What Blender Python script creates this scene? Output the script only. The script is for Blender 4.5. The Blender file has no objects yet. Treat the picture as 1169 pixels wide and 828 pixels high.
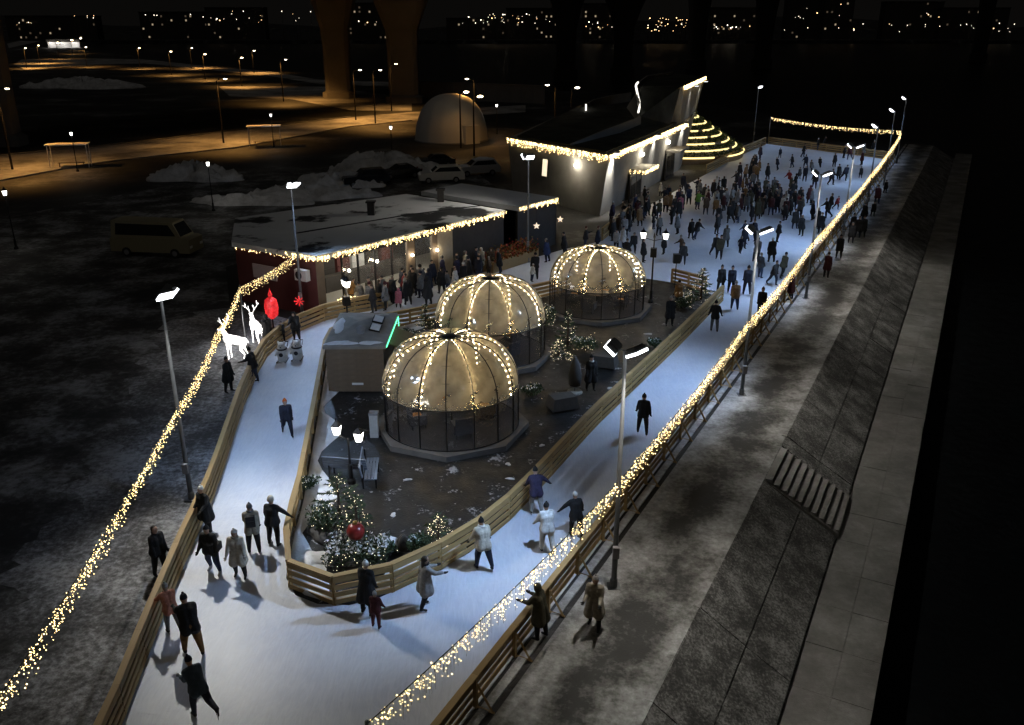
import bpy, math, random
import numpy as np
from mathutils import Vector, Matrix, Quaternion

random.seed(7)
R = math.radians
scene = bpy.context.scene
COL = scene.collection

# ------------------------------------------------------------------ camera, world, exposure
CAM_H, FPX, PITCH = 15.0, 991.0, math.atan(386 / 991.0)
cam_d = bpy.data.cameras.new('camera')
cam_d.sensor_width = 36.0
cam_d.lens = FPX / 1169.0 * 36.0
cam_d.clip_start = 0.2
cam_d.clip_end = 6000
cam = bpy.data.objects.new('camera', cam_d)
COL.objects.link(cam)
cam.location = (0, 0, CAM_H)
cam.rotation_euler = (math.pi / 2 - PITCH, 0, 0)
scene.camera = cam

world = bpy.data.worlds.new('World')
scene.world = world
world.use_nodes = True
wn = world.node_tree
wn.nodes.clear()
sky_t = wn.nodes.new('ShaderNodeTexSky')
sky_t.sky_type = 'NISHITA'
sky_t.sun_disc = False
sky_t.sun_elevation = R(-4)
sky_t.sun_rotation = R(200)
bg1 = wn.nodes.new('ShaderNodeBackground')
bg1.inputs[1].default_value = 0.01
bg2 = wn.nodes.new('ShaderNodeBackground')          # city glow on the night sky
bg2.inputs[0].default_value = (1.0, 0.92, 0.82, 1)
bg2.inputs[1].default_value = 0.0029
add = wn.nodes.new('ShaderNodeAddShader')
wo = wn.nodes.new('ShaderNodeOutputWorld')
wn.links.new(sky_t.outputs[0], bg1.inputs[0])
wn.links.new(bg1.outputs[0], add.inputs[0])
wn.links.new(bg2.outputs[0], add.inputs[1])
wn.links.new(add.outputs[0], wo.inputs[0])

sun_d = bpy.data.lights.new('fill_sun', 'SUN')  # added soft fill from above, lifts the dark ground evenly
sun_d.energy = 0.06
sun_d.angle = R(25)
sun_d.color = (1.0, 0.95, 0.88)
sun = bpy.data.objects.new('fill_sun', sun_d)
COL.objects.link(sun)
sun.rotation_euler = (R(25), R(-15), 0)

vs = scene.view_settings
vs.view_transform = 'Standard'
vs.look = 'None'
vs.exposure = 0.0
vs.gamma = 1.0
vs.use_curve_mapping = False
cy = scene.cycles
cy.use_denoising = True
cy.max_bounces = 6
cy.diffuse_bounces = 3
cy.glossy_bounces = 3
cy.transmission_bounces = 4
cy.transparent_max_bounces = 24
cy.sample_clamp_indirect = 4.0
cy.caustics_reflective = False
cy.caustics_refractive = False


def g(px, py, z=0.0):
    """survey: sight line of the photograph cut with the level z, in metres"""
    u, v = (px - 584.5) / FPX, (py - 414.0) / FPX
    c, s = math.cos(PITCH), math.sin(PITCH)
    d = (u, c - v * s, -s - v * c)
    t = (z - CAM_H) / d[2]
    return Vector((d[0] * t, d[1] * t, z))


def along(A, B, px, z=1.6):
    """parameter of the point on the ground line A-B that is seen in column px"""
    k = (px - 584.5) / FPX
    c, s = math.cos(PITCH), math.sin(PITCH)
    f = lambda q: q[0] - k * (q[1] * c + (CAM_H - z) * s)
    a, b = f(A), f(B)
    return a / (a - b)


# ------------------------------------------------------------------ materials
MATS = {}


def new_mat(name):
    m = bpy.data.materials.new(name)
    m.use_nodes = True
    nt = m.node_tree
    b = nt.nodes['Principled BSDF']
    MATS[name] = m
    return m, nt, b


def plain(name, col, rough=0.6, metal=0.0, var=0.12, scale=6.0, bump=0.0, bscale=40.0, spec=0.5, coords='Object'):
    if name in MATS:
        return MATS[name]
    m, nt, b = new_mat(name)
    b.inputs['Roughness'].default_value = rough
    b.inputs['Metallic'].default_value = metal
    b.inputs['Specular IOR Level'].default_value = spec
    tc = nt.nodes.new('ShaderNodeTexCoord')
    n = nt.nodes.new('ShaderNodeTexNoise')
    n.inputs['Scale'].default_value = scale
    n.inputs['Detail'].default_value = 4
    nt.links.new(tc.outputs[coords], n.inputs['Vector'])
    mx = nt.nodes.new('ShaderNodeMix')
    mx.data_type = 'RGBA'
    mx.inputs[6].default_value = (*[max(0, c * (1 - var * 1.6)) for c in col], 1)
    mx.inputs[7].default_value = (*[min(1, c * (1 + var * 1.6)) for c in col], 1)
    nt.links.new(n.outputs['Fac'], mx.inputs[0])
    nt.links.new(mx.outputs[2], b.inputs['Base Color'])
    if bump:
        n2 = nt.nodes.new('ShaderNodeTexNoise')
        n2.inputs['Scale'].default_value = bscale
        n2.inputs['Detail'].default_value = 3
        nt.links.new(tc.outputs[coords], n2.inputs['Vector'])
        bp = nt.nodes.new('ShaderNodeBump')
        bp.inputs['Strength'].default_value = bump
        bp.inputs['Distance'].default_value = 0.02
        nt.links.new(n2.outputs['Fac'], bp.inputs['Height'])
        nt.links.new(bp.outputs[0], b.inputs['Normal'])
    return m


def glow(name, col, strength, sampling='AUTO'):
    if name in MATS:
        return MATS[name]
    m, nt, b = new_mat(name)
    b.inputs['Base Color'].default_value = (*[c * 0.6 for c in col], 1)
    b.inputs['Emission Color'].default_value = (*col, 1)
    b.inputs['Emission Strength'].default_value = strength
    m.cycles.emission_sampling = sampling
    return m


def patchy(name, cols, stops, scale, detail=6, rough=(0.8, 0.6), bump=0.3, bscale=30, fine=0.35, fscale=8.0, stretch=(1, 1, 1)):
    """ground: two or three colours laid in patches by noise, world coordinates in metres"""
    m, nt, b = new_mat(name)
    tc = nt.nodes.new('ShaderNodeNewGeometry')
    mp = nt.nodes.new('ShaderNodeMapping')
    mp.inputs['Scale'].default_value = stretch
    nt.links.new(tc.outputs['Position'], mp.inputs[0])
    n = nt.nodes.new('ShaderNodeTexNoise')
    n.inputs['Scale'].default_value = scale
    n.inputs['Detail'].default_value = detail
    n.inputs['Roughness'].default_value = 0.62
    nt.links.new(mp.outputs[0], n.inputs['Vector'])
    n2 = nt.nodes.new('ShaderNodeTexNoise')
    n2.inputs['Scale'].default_value = fscale
    n2.inputs['Detail'].default_value = 8
    n2.inputs['Roughness'].default_value = 0.7
    nt.links.new(mp.outputs[0], n2.inputs['Vector'])
    ma = nt.nodes.new('ShaderNodeMath')
    ma.operation = 'MULTIPLY_ADD'
    ma.inputs[1].default_value = fine
    nt.links.new(n2.outputs['Fac'], ma.inputs[0])
    ma2 = nt.nodes.new('ShaderNodeMath')
    ma2.operation = 'SUBTRACT'
    ma2.inputs[1].default_value = fine * 0.5
    nt.links.new(ma.outputs[0], ma2.inputs[0])
    nt.links.new(n.outputs['Fac'], ma.inputs[2])
    cr = nt.nodes.new('ShaderNodeValToRGB')
    el = cr.color_ramp.elements
    while len(el) < len(cols):
        el.new(0.5)
    for e, c, s in zip(el, cols, stops):
        e.position = s
        e.color = (*c, 1)
    nt.links.new(ma2.outputs[0], cr.inputs[0])
    nt.links.new(cr.outputs[0], b.inputs['Base Color'])
    mr = nt.nodes.new('ShaderNodeMapRange')
    mr.inputs['From Min'].default_value = 0.3
    mr.inputs['From Max'].default_value = 0.7
    mr.inputs['To Min'].default_value = rough[0]
    mr.inputs['To Max'].default_value = rough[1]
    nt.links.new(n.outputs['Fac'], mr.inputs['Value'])
    nt.links.new(mr.outputs[0], b.inputs['Roughness'])
    bp = nt.nodes.new('ShaderNodeBump')
    bp.inputs['Strength'].default_value = bump
    bp.inputs['Distance'].default_value = 0.04
    n3 = nt.nodes.new('ShaderNodeTexNoise')
    n3.inputs['Scale'].default_value = bscale
    n3.inputs['Detail'].default_value = 5
    nt.links.new(mp.outputs[0], n3.inputs['Vector'])
    nt.links.new(n3.outputs['Fac'], bp.inputs['Height'])
    nt.links.new(bp.outputs[0], b.inputs['Normal'])
    return m


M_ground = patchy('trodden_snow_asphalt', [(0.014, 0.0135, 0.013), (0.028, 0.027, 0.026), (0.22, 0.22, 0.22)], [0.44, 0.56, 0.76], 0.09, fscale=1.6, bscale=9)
M_lot = patchy('frosted_asphalt', [(0.02, 0.02, 0.02), (0.06, 0.06, 0.058), (0.33, 0.34, 0.36)], [0.40, 0.50, 0.70], 0.35, fscale=3.0, bscale=14, fine=0.6)
M_road = patchy('packed_snow_road', [(0.16, 0.155, 0.15), (0.34, 0.33, 0.32), (0.55, 0.54, 0.53)], [0.36, 0.5, 0.66], 0.16, fscale=1.2, bscale=8)
M_prom = patchy('snowy_promenade', [(0.035, 0.034, 0.032), (0.12, 0.118, 0.11), (0.30, 0.30, 0.295), (0.60, 0.60, 0.61)], [0.36, 0.46, 0.60, 0.78], 0.55, fscale=6.0, bscale=26, fine=0.6, bump=0.45)
nt = M_prom.node_tree          # cleared snow by the fence, a trodden bare trail along the middle
geo = nt.nodes.new('ShaderNodeNewGeometry')
sub = nt.nodes.new('ShaderNodeVectorMath'); sub.operation = 'SUBTRACT'; sub.inputs[1].default_value = (4.2, 18.0, 0)
dot = nt.nodes.new('ShaderNodeVectorMath'); dot.operation = 'DOT_PRODUCT'; dot.inputs[1].default_value = (0.8875, -0.4607, 0)
nt.links.new(geo.outputs['Position'], sub.inputs[0]); nt.links.new(sub.outputs[0], dot.inputs[0])
mr = nt.nodes.new('ShaderNodeMapRange'); mr.inputs['From Min'].default_value = -3.6; mr.inputs['From Max'].default_value = 0.2
nt.links.new(dot.outputs['Value'], mr.inputs['Value'])
wob = nt.nodes.new('ShaderNodeTexNoise'); wob.inputs['Scale'].default_value = 0.35; wob.inputs['Detail'].default_value = 3
nt.links.new(geo.outputs['Position'], wob.inputs['Vector'])
wm = nt.nodes.new('ShaderNodeMath'); wm.operation = 'MULTIPLY_ADD'; wm.inputs[1].default_value = 0.5; wm.inputs[2].default_value = -0.25
nt.links.new(wob.outputs['Fac'], wm.inputs[0])
ws = nt.nodes.new('ShaderNodeMath'); ws.operation = 'ADD'
nt.links.new(mr.outputs[0], ws.inputs[0]); nt.links.new(wm.outputs[0], ws.inputs[1])
tr_ = nt.nodes.new('ShaderNodeValToRGB')
el = tr_.color_ramp.elements
for _ in range(3):
    el.new(0.5)
for e_, p_, c_ in zip(el, (0.0, 0.30, 0.52, 0.68, 0.86), (0.62, 0.60, 0.36, 0.40, 0.54)):
    e_.position = p_; e_.color = (c_, c_, c_, 1)
nt.links.new(ws.outputs[0], tr_.inputs[0])
old = [l for l in nt.links if l.to_node.type == 'VALTORGB' and l.to_node != tr_][0]
src, dst = old.from_socket, old.to_socket
av = nt.nodes.new('ShaderNodeMath'); av.operation = 'MULTIPLY_ADD'; av.inputs[1].default_value = 0.75
sh_ = nt.nodes.new('ShaderNodeMath'); sh_.operation = 'SUBTRACT'; sh_.inputs[1].default_value = 0.375
nt.links.new(src, av.inputs[0]); nt.links.new(tr_.outputs[0], av.inputs[2])
nt.links.new(av.outputs[0], sh_.inputs[0]); nt.links.new(sh_.outputs[0], dst)
M_slope = patchy('stone_pitching', [(0.045, 0.045, 0.043), (0.105, 0.104, 0.098), (0.29, 0.29, 0.28)], [0.34, 0.50, 0.70], 1.1, fscale=13.0, bscale=9, fine=1.3, bump=1.0)
M_quay = patchy('frosted_concrete', [(0.12, 0.118, 0.110), (0.17, 0.167, 0.157), (0.26, 0.26, 0.25)], [0.35, 0.5, 0.68], 0.5, fscale=6.0, bscale=26)
M_island = patchy('wet_paving_snow', [(0.010, 0.0097, 0.0093), (0.022, 0.0213, 0.0205), (0.36, 0.36, 0.37)], [0.54, 0.64, 0.74], 1.1, fscale=7.0, bscale=14, fine=0.95, rough=(0.35, 0.7))
M_snow = patchy('snow', [(0.60, 0.61, 0.63), (0.74, 0.75, 0.77), (0.82, 0.83, 0.85)], [0.3, 0.5, 0.7], 1.2, bscale=9, bump=0.5)
M_dirtysnow = patchy('dirty_snow', [(0.34, 0.34, 0.34), (0.56, 0.56, 0.56), (0.74, 0.74, 0.75)], [0.3, 0.5, 0.7], 0.7, bscale=7, bump=0.7)
M_roof = patchy('snowy_flat_roof', [(0.010, 0.010, 0.010), (0.02, 0.02, 0.02), (0.60, 0.605, 0.60), (0.72, 0.725, 0.72)], [0.37, 0.42, 0.46, 0.8], 0.16, detail=3, fscale=1.4, bscale=12, fine=0.25)
M_grass = patchy('dark_turf_roof', [(0.012, 0.014, 0.009), (0.025, 0.027, 0.018), (0.06, 0.06, 0.052)], [0.36, 0.5, 0.7], 0.4, fscale=4.0, bscale=15)

# ice: pale, scratched, glossy
M_ice, nt, b = new_mat('skating_ice')
geo = nt.nodes.new('ShaderNodeNewGeometry')
n = nt.nodes.new('ShaderNodeTexNoise'); n.inputs['Scale'].default_value = 0.22; n.inputs['Detail'].default_value = 7; n.inputs['Roughness'].default_value = 0.65
nt.links.new(geo.outputs['Position'], n.inputs['Vector'])
cr = nt.nodes.new('ShaderNodeValToRGB')
cr.color_ramp.elements[0].position = 0.32; cr.color_ramp.elements[0].color = (0.50, 0.56, 0.70, 1)
cr.color_ramp.elements[1].position = 0.66; cr.color_ramp.elements[1].color = (0.76, 0.80, 0.88, 1)
nt.links.new(n.outputs['Fac'], cr.inputs[0])
w = nt.nodes.new('ShaderNodeTexNoise'); w.inputs['Scale'].default_value = 5.0; w.inputs['Detail'].default_value = 10; w.inputs['Roughness'].default_value = 0.75
mp = nt.nodes.new('ShaderNodeMapping'); mp.inputs['Rotation'].default_value = (0, 0, R(-28)); mp.inputs['Scale'].default_value = (3.0, 0.35, 1)
nt.links.new(geo.outputs['Position'], mp.inputs[0]); nt.links.new(mp.outputs[0], w.inputs['Vector'])
scr = None
for rot_, st_, sc_, ws_ in ((-28, (1.0, 0.05, 1), 2.6, 3.0), (35, (1.0, 0.06, 1), 2.2, 7.0), (-70, (1.0, 0.08, 1), 1.9, 11.0), (5, (1.0, 0.05, 1), 2.4, 17.0)):
    dn = nt.nodes.new('ShaderNodeTexNoise'); dn.inputs['Scale'].default_value = 0.16; dn.inputs['Detail'].default_value = 1
    nt.links.new(geo.outputs['Position'], dn.inputs['Vector'])
    ds = nt.nodes.new('ShaderNodeVectorMath'); ds.operation = 'SCALE'; ds.inputs['Scale'].default_value = ws_ * .6
    nt.links.new(dn.outputs['Color'], ds.inputs[0])
    da_ = nt.nodes.new('ShaderNodeVectorMath'); da_.operation = 'ADD'
    nt.links.new(geo.outputs['Position'], da_.inputs[0]); nt.links.new(ds.outputs[0], da_.inputs[1])
    m1 = nt.nodes.new('ShaderNodeMapping'); m1.inputs['Rotation'].default_value = (0, 0, R(rot_)); m1.inputs['Scale'].default_value = st_
    nt.links.new(da_.outputs[0], m1.inputs[0])
    n1 = nt.nodes.new('ShaderNodeTexNoise'); n1.inputs['Scale'].default_value = sc_; n1.inputs['Detail'].default_value = 3
    nt.links.new(m1.outputs[0], n1.inputs['Vector'])
    a1_ = nt.nodes.new('ShaderNodeMath'); a1_.operation = 'SUBTRACT'; a1_.inputs[1].default_value = 0.5
    a2_ = nt.nodes.new('ShaderNodeMath'); a2_.operation = 'ABSOLUTE'
    nt.links.new(n1.outputs['Fac'], a1_.inputs[0]); nt.links.new(a1_.outputs[0], a2_.inputs[0])
    a3_ = nt.nodes.new('ShaderNodeMapRange'); a3_.inputs['From Min'].default_value = 0.0; a3_.inputs['From Max'].default_value = 0.022; a3_.inputs['To Min'].default_value = 1.0; a3_.inputs['To Max'].default_value = 0.0
    nt.links.new(a2_.outputs[0], a3_.inputs['Value'])
    if scr is None:
        scr = a3_.outputs[0]
    else:
        mxm = nt.nodes.new('ShaderNodeMath'); mxm.operation = 'MAXIMUM'
        nt.links.new(scr, mxm.inputs[0]); nt.links.new(a3_.outputs[0], mxm.inputs[1]); scr = mxm.outputs[0]
mx = nt.nodes.new('ShaderNodeMix'); mx.data_type = 'RGBA'; mx.blend_type = 'MULTIPLY'; mx.inputs[0].default_value = 0.42
nt.links.new(cr.outputs[0], mx.inputs[6]); nt.links.new(w.outputs['Fac'], mx.inputs[7])
br = nt.nodes.new('ShaderNodeMix'); br.data_type = 'RGBA'; br.blend_type = 'ADD'; br.inputs[0].default_value = 0.12
nt.links.new(mx.outputs[2], br.inputs[6]); br.inputs[7].default_value = (1, 1, 1, 1)
sm = nt.nodes.new('ShaderNodeMix'); sm.data_type = 'RGBA'; sm.inputs[7].default_value = (0.88, 0.90, 0.93, 1)
sf = nt.nodes.new('ShaderNodeMath'); sf.operation = 'MULTIPLY'; sf.inputs[1].default_value = 0.17
nt.links.new(scr, sf.inputs[0]); nt.links.new(sf.outputs[0], sm.inputs[0]); nt.links.new(br.outputs[2], sm.inputs[6])
nt.links.new(sm.outputs[2], b.inputs['Base Color'])
rr = nt.nodes.new('ShaderNodeMapRange'); rr.inputs['To Min'].default_value = 0.28; rr.inputs['To Max'].default_value = 0.62
nt.links.new(w.outputs['Fac'], rr.inputs['Value']); nt.links.new(rr.outputs[0], b.inputs['Roughness'])
bp = nt.nodes.new('ShaderNodeBump'); bp.inputs['Strength'].default_value = 0.18; bp.inputs['Distance'].default_value = 0.01
nt.links.new(w.outputs['Fac'], bp.inputs['Height']); nt.links.new(bp.outputs[0], b.inputs['Normal'])

# river
M_water, nt, b = new_mat('night_river')
b.inputs['Base Color'].default_value = (0.004, 0.005, 0.006, 1)
b.inputs['Roughness'].default_value = 0.34
b.inputs['Specular IOR Level'].default_value = 0.22
geo = nt.nodes.new('ShaderNodeNewGeometry')
n = nt.nodes.new('ShaderNodeTexNoise'); n.inputs['Scale'].default_value = 0.55; n.inputs['Detail'].default_value = 5
nt.links.new(geo.outputs['Position'], n.inputs['Vector'])
bp = nt.nodes.new('ShaderNodeBump'); bp.inputs['Strength'].default_value = 0.7; bp.inputs['Distance'].default_value = 0.35
nt.links.new(n.outputs['Fac'], bp.inputs['Height']); nt.links.new(bp.outputs[0], b.inputs['Normal'])

# timber: every board its own tone
M_wood, nt, b = new_mat('pine_boards')
oi = nt.nodes.new('ShaderNodeObjectInfo'); tc = nt.nodes.new('ShaderNodeTexCoord')
mp = nt.nodes.new('ShaderNodeMapping'); mp.inputs['Scale'].default_value = (1.5, 22, 22)
nt.links.new(tc.outputs['Object'], mp.inputs[0])
n = nt.nodes.new('ShaderNodeTexNoise'); n.inputs['Scale'].default_value = 2.0; n.inputs['Detail'].default_value = 5; n.noise_dimensions = '4D'
nt.links.new(mp.outputs[0], n.inputs['Vector']); nt.links.new(oi.outputs['Random'], n.inputs['W'])
ad = nt.nodes.new('ShaderNodeMath'); ad.operation = 'MULTIPLY_ADD'; ad.inputs[1].default_value = 0.5
nt.links.new(oi.outputs['Random'], ad.inputs[0])
hf = nt.nodes.new('ShaderNodeMath'); hf.operation = 'MULTIPLY'; hf.inputs[1].default_value = 0.5
nt.links.new(n.outputs['Fac'], hf.inputs[0]); nt.links.new(hf.outputs[0], ad.inputs[2])
cr = nt.nodes.new('ShaderNodeValToRGB')
cr.color_ramp.elements[0].position = 0.1; cr.color_ramp.elements[0].color = (0.23, 0.15, 0.06, 1)
cr.color_ramp.elements[1].position = 0.85; cr.color_ramp.elements[1].color = (0.48, 0.335, 0.15, 1)
nt.links.new(ad.outputs[0], cr.inputs[0]); nt.links.new(cr.outputs[0], b.inputs['Base Color'])
b.inputs['Roughness'].default_value = 0.62
M_pole = plain('galvanised_steel', (0.15, 0.155, 0.16), 0.55, 0.3, 0.2, 3)
M_black = plain('black_metal', (0.012, 0.012, 0.013), 0.45, 0.4)
M_dark = plain('dark_cladding', (0.028, 0.024, 0.021), 0.6, 0, 0.25, 3)
M_red = plain('dark_red_cladding', (0.095, 0.026, 0.024), 0.6, 0, 0.2, 2)
M_brown = plain('brown_painted_boards', (0.16, 0.115, 0.075), 0.6, 0, 0.2, 3)
M_conc = plain('board_marked_concrete', (0.30, 0.285, 0.26), 0.85, 0, 0.14, 1.2, 0.25, 9)
M_pier = plain('bridge_concrete', (0.20, 0.185, 0.17), 0.9, 0, 0.18, 0.3, 0.2, 2)
M_white = plain('white_painted_metal', (0.72, 0.72, 0.71), 0.5, 0, 0.08)
M_tent = plain('white_inflated_fabric', (0.50, 0.49, 0.48), 0.6, 0, 0.06, 0.7)
M_grey = plain('mid_grey_plastic', (0.22, 0.22, 0.23), 0.5)
M_tyre = plain('tyre_rubber', (0.015, 0.015, 0.015), 0.85)
M_wire = plain('garland_wire', (0.03, 0.035, 0.02), 0.7)
M_needle = plain('fir_needles', (0.030, 0.055, 0.022), 0.7, 0, 0.5, 3.0)
M_trunk = plain('fir_bark', (0.06, 0.04, 0.028), 0.9, 0, 0.3, 8)
M_stone = plain('grey_granite', (0.30, 0.30, 0.29), 0.85, 0, 0.22, 3, 0.5, 12)
M_glass, nt, b = new_mat('window_glass')
b.inputs['Base Color'].default_value = (0.02, 0.022, 0.025, 1); b.inputs['Roughness'].default_value = 0.06
M_carglass = M_glass


def film(name, milk, tint, gloss=0.06, trans_tint=(0.95, 0.95, 0.95), zglow=None):
    m, nt, b = new_mat(name)
    nt.nodes.remove(b)
    out = nt.nodes['Material Output']
    tr = nt.nodes.new('ShaderNodeBsdfTransparent'); tr.inputs[0].default_value = (*trans_tint, 1)
    df = nt.nodes.new('ShaderNodeBsdfDiffuse'); df.inputs[0].default_value = (*tint, 1)
    tl = nt.nodes.new('ShaderNodeBsdfTranslucent'); tl.inputs[0].default_value = (*tint, 1)
    mx = nt.nodes.new('ShaderNodeMixShader'); mx.inputs[0].default_value = 0.6
    nt.links.new(df.outputs[0], mx.inputs[1]); nt.links.new(tl.outputs[0], mx.inputs[2])
    tc = nt.nodes.new('ShaderNodeTexCoord'); n = nt.nodes.new('ShaderNodeTexNoise')
    n.inputs['Scale'].default_value = 1.3; n.inputs['Detail'].default_value = 4
    nt.links.new(tc.outputs['Object'], n.inputs['Vector'])
    mr = nt.nodes.new('ShaderNodeMapRange')
    mr.inputs['From Min'].default_value = 0.3; mr.inputs['From Max'].default_value = 0.7
    mr.inputs['To Min'].default_value = milk * 0.55; mr.inputs['To Max'].default_value = milk * 1.4
    nt.links.new(n.outputs['Fac'], mr.inputs['Value'])
    m2 = nt.nodes.new('ShaderNodeMixShader')
    fo = mr.outputs[0]
    if zglow:  # glow gathered near the crown put into the film as milkiness; clearer below
        sx = nt.nodes.new('ShaderNodeSeparateXYZ'); nt.links.new(tc.outputs['Object'], sx.inputs[0])
        zr = nt.nodes.new('ShaderNodeMapRange'); zr.inputs['From Min'].default_value = zglow[0]; zr.inputs['From Max'].default_value = zglow[1]
        zr.inputs['To Min'].default_value = 0.62; zr.inputs['To Max'].default_value = 1.45
        nt.links.new(sx.outputs['Z'], zr.inputs['Value'])
        mm = nt.nodes.new('ShaderNodeMath'); mm.operation = 'MULTIPLY'
        nt.links.new(fo, mm.inputs[0]); nt.links.new(zr.outputs[0], mm.inputs[1]); fo = mm.outputs[0]
    nt.links.new(fo, m2.inputs[0]); nt.links.new(tr.outputs[0], m2.inputs[1]); nt.links.new(mx.outputs[0], m2.inputs[2])
    gl = nt.nodes.new('ShaderNodeBsdfGlossy'); gl.inputs[0].default_value = (1, 1, 1, 1); gl.inputs['Roughness'].default_value = 0.10
    wv = nt.nodes.new('ShaderNodeTexNoise'); wv.inputs['Scale'].default_value = 2.6; wv.inputs['Detail'].default_value = 2
    nt.links.new(tc.outputs['Object'], wv.inputs['Vector'])
    bp = nt.nodes.new('ShaderNodeBump'); bp.inputs['Strength'].default_value = 0.35; bp.inputs['Distance'].default_value = 0.12
    nt.links.new(wv.outputs['Fac'], bp.inputs['Height']); nt.links.new(bp.outputs[0], gl.inputs['Normal'])
    m3 = nt.nodes.new('ShaderNodeMixShader'); m3.inputs[0].default_value = gloss
    nt.links.new(m2.outputs[0], m3.inputs[1]); nt.links.new(gl.outputs[0], m3.inputs[2])
    nt.links.new(m3.outputs[0], out.inputs[0])
    return m


M_cap = film('milky_dome_film', 0.44, (0.86, 0.77, 0.58), 0.11, zglow=(1.9, 3.5))
M_clear = film('clear_dome_film', 0.02, (0.7, 0.7, 0.7), 0.13, (0.74, 0.74, 0.76))
M_pane = film('clear_shop_glass', 0.02, (0.7, 0.7, 0.7), 0.05)

M_bulb = glow('warm_bulb', (1.0, 0.72, 0.32), 6.5)
M_domebulb = glow('dome_bulb', (1.0, 0.77, 0.42), 66.0)
M_firbulb = glow('tiny_fir_bulb', (1.0, 0.85, 0.55), 3.0)
M_flood = glow('floodlight_lens', (0.92, 0.96, 1.0), 5.0)
M_lantern = glow('lantern_glass', (1.0, 0.97, 0.90), 6.0)
M_sodium = glow('sodium_lamp', (1.0, 0.72, 0.38), 25.0)
M_wlamp = glow('warm_white_lamp', (1.0, 0.86, 0.62), 14.0)
M_walllamp = glow('wall_globe', (1.0, 0.93, 0.75), 22.0)
M_led = glow('led_strip', (1.0, 0.78, 0.32), 1.9)
M_ledwhite = glow('led_edge', (1.0, 0.95, 0.85), 2.2)
M_deer = glow('white_led_mesh', (1.0, 0.96, 0.92), 3.2)
M_redlight = glow('red_led_mesh', (1.0, 0.035, 0.04), 0.9)
for m_, base_, hi_, sc_ in ((M_deer, 0.9, 7.0, 13.0), (M_redlight, 0.30, 1.7, 9.0)):
    nt = m_.node_tree; b = nt.nodes['Principled BSDF']
    tc = nt.nodes.new('ShaderNodeTexCoord'); vo_ = nt.nodes.new('ShaderNodeTexVoronoi'); vo_.inputs['Scale'].default_value = sc_
    nt.links.new(tc.outputs['Object'], vo_.inputs['Vector'])
    mr = nt.nodes.new('ShaderNodeMapRange'); mr.inputs['From Min'].default_value = 0.2; mr.inputs['From Max'].default_value = 0.55
    mr.inputs['To Min'].default_value = hi_; mr.inputs['To Max'].default_value = base_
    nt.links.new(vo_.outputs['Distance'], mr.inputs['Value']); nt.links.new(mr.outputs[0], b.inputs['Emission Strength'])
M_neon = glow('green_neon', (0.12, 1.0, 0.42), 3.0)
M_shop = glow('shop_ceiling_panel', (1.0, 0.88, 0.68), 5.0)
M_farlamp = glow('far_white_light', (1.0, 0.86, 0.66), 5.0, 'NONE')
M_farorange = glow('far_orange_light', (1.0, 0.62, 0.28), 5.0, 'NONE')
M_farwin = glow('far_window', (1.0, 0.78, 0.50), 0.35, 'NONE')
M_faint = glow('faint_window', (1.0, 0.75, 0.5), 0.06, 'NONE')


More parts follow.
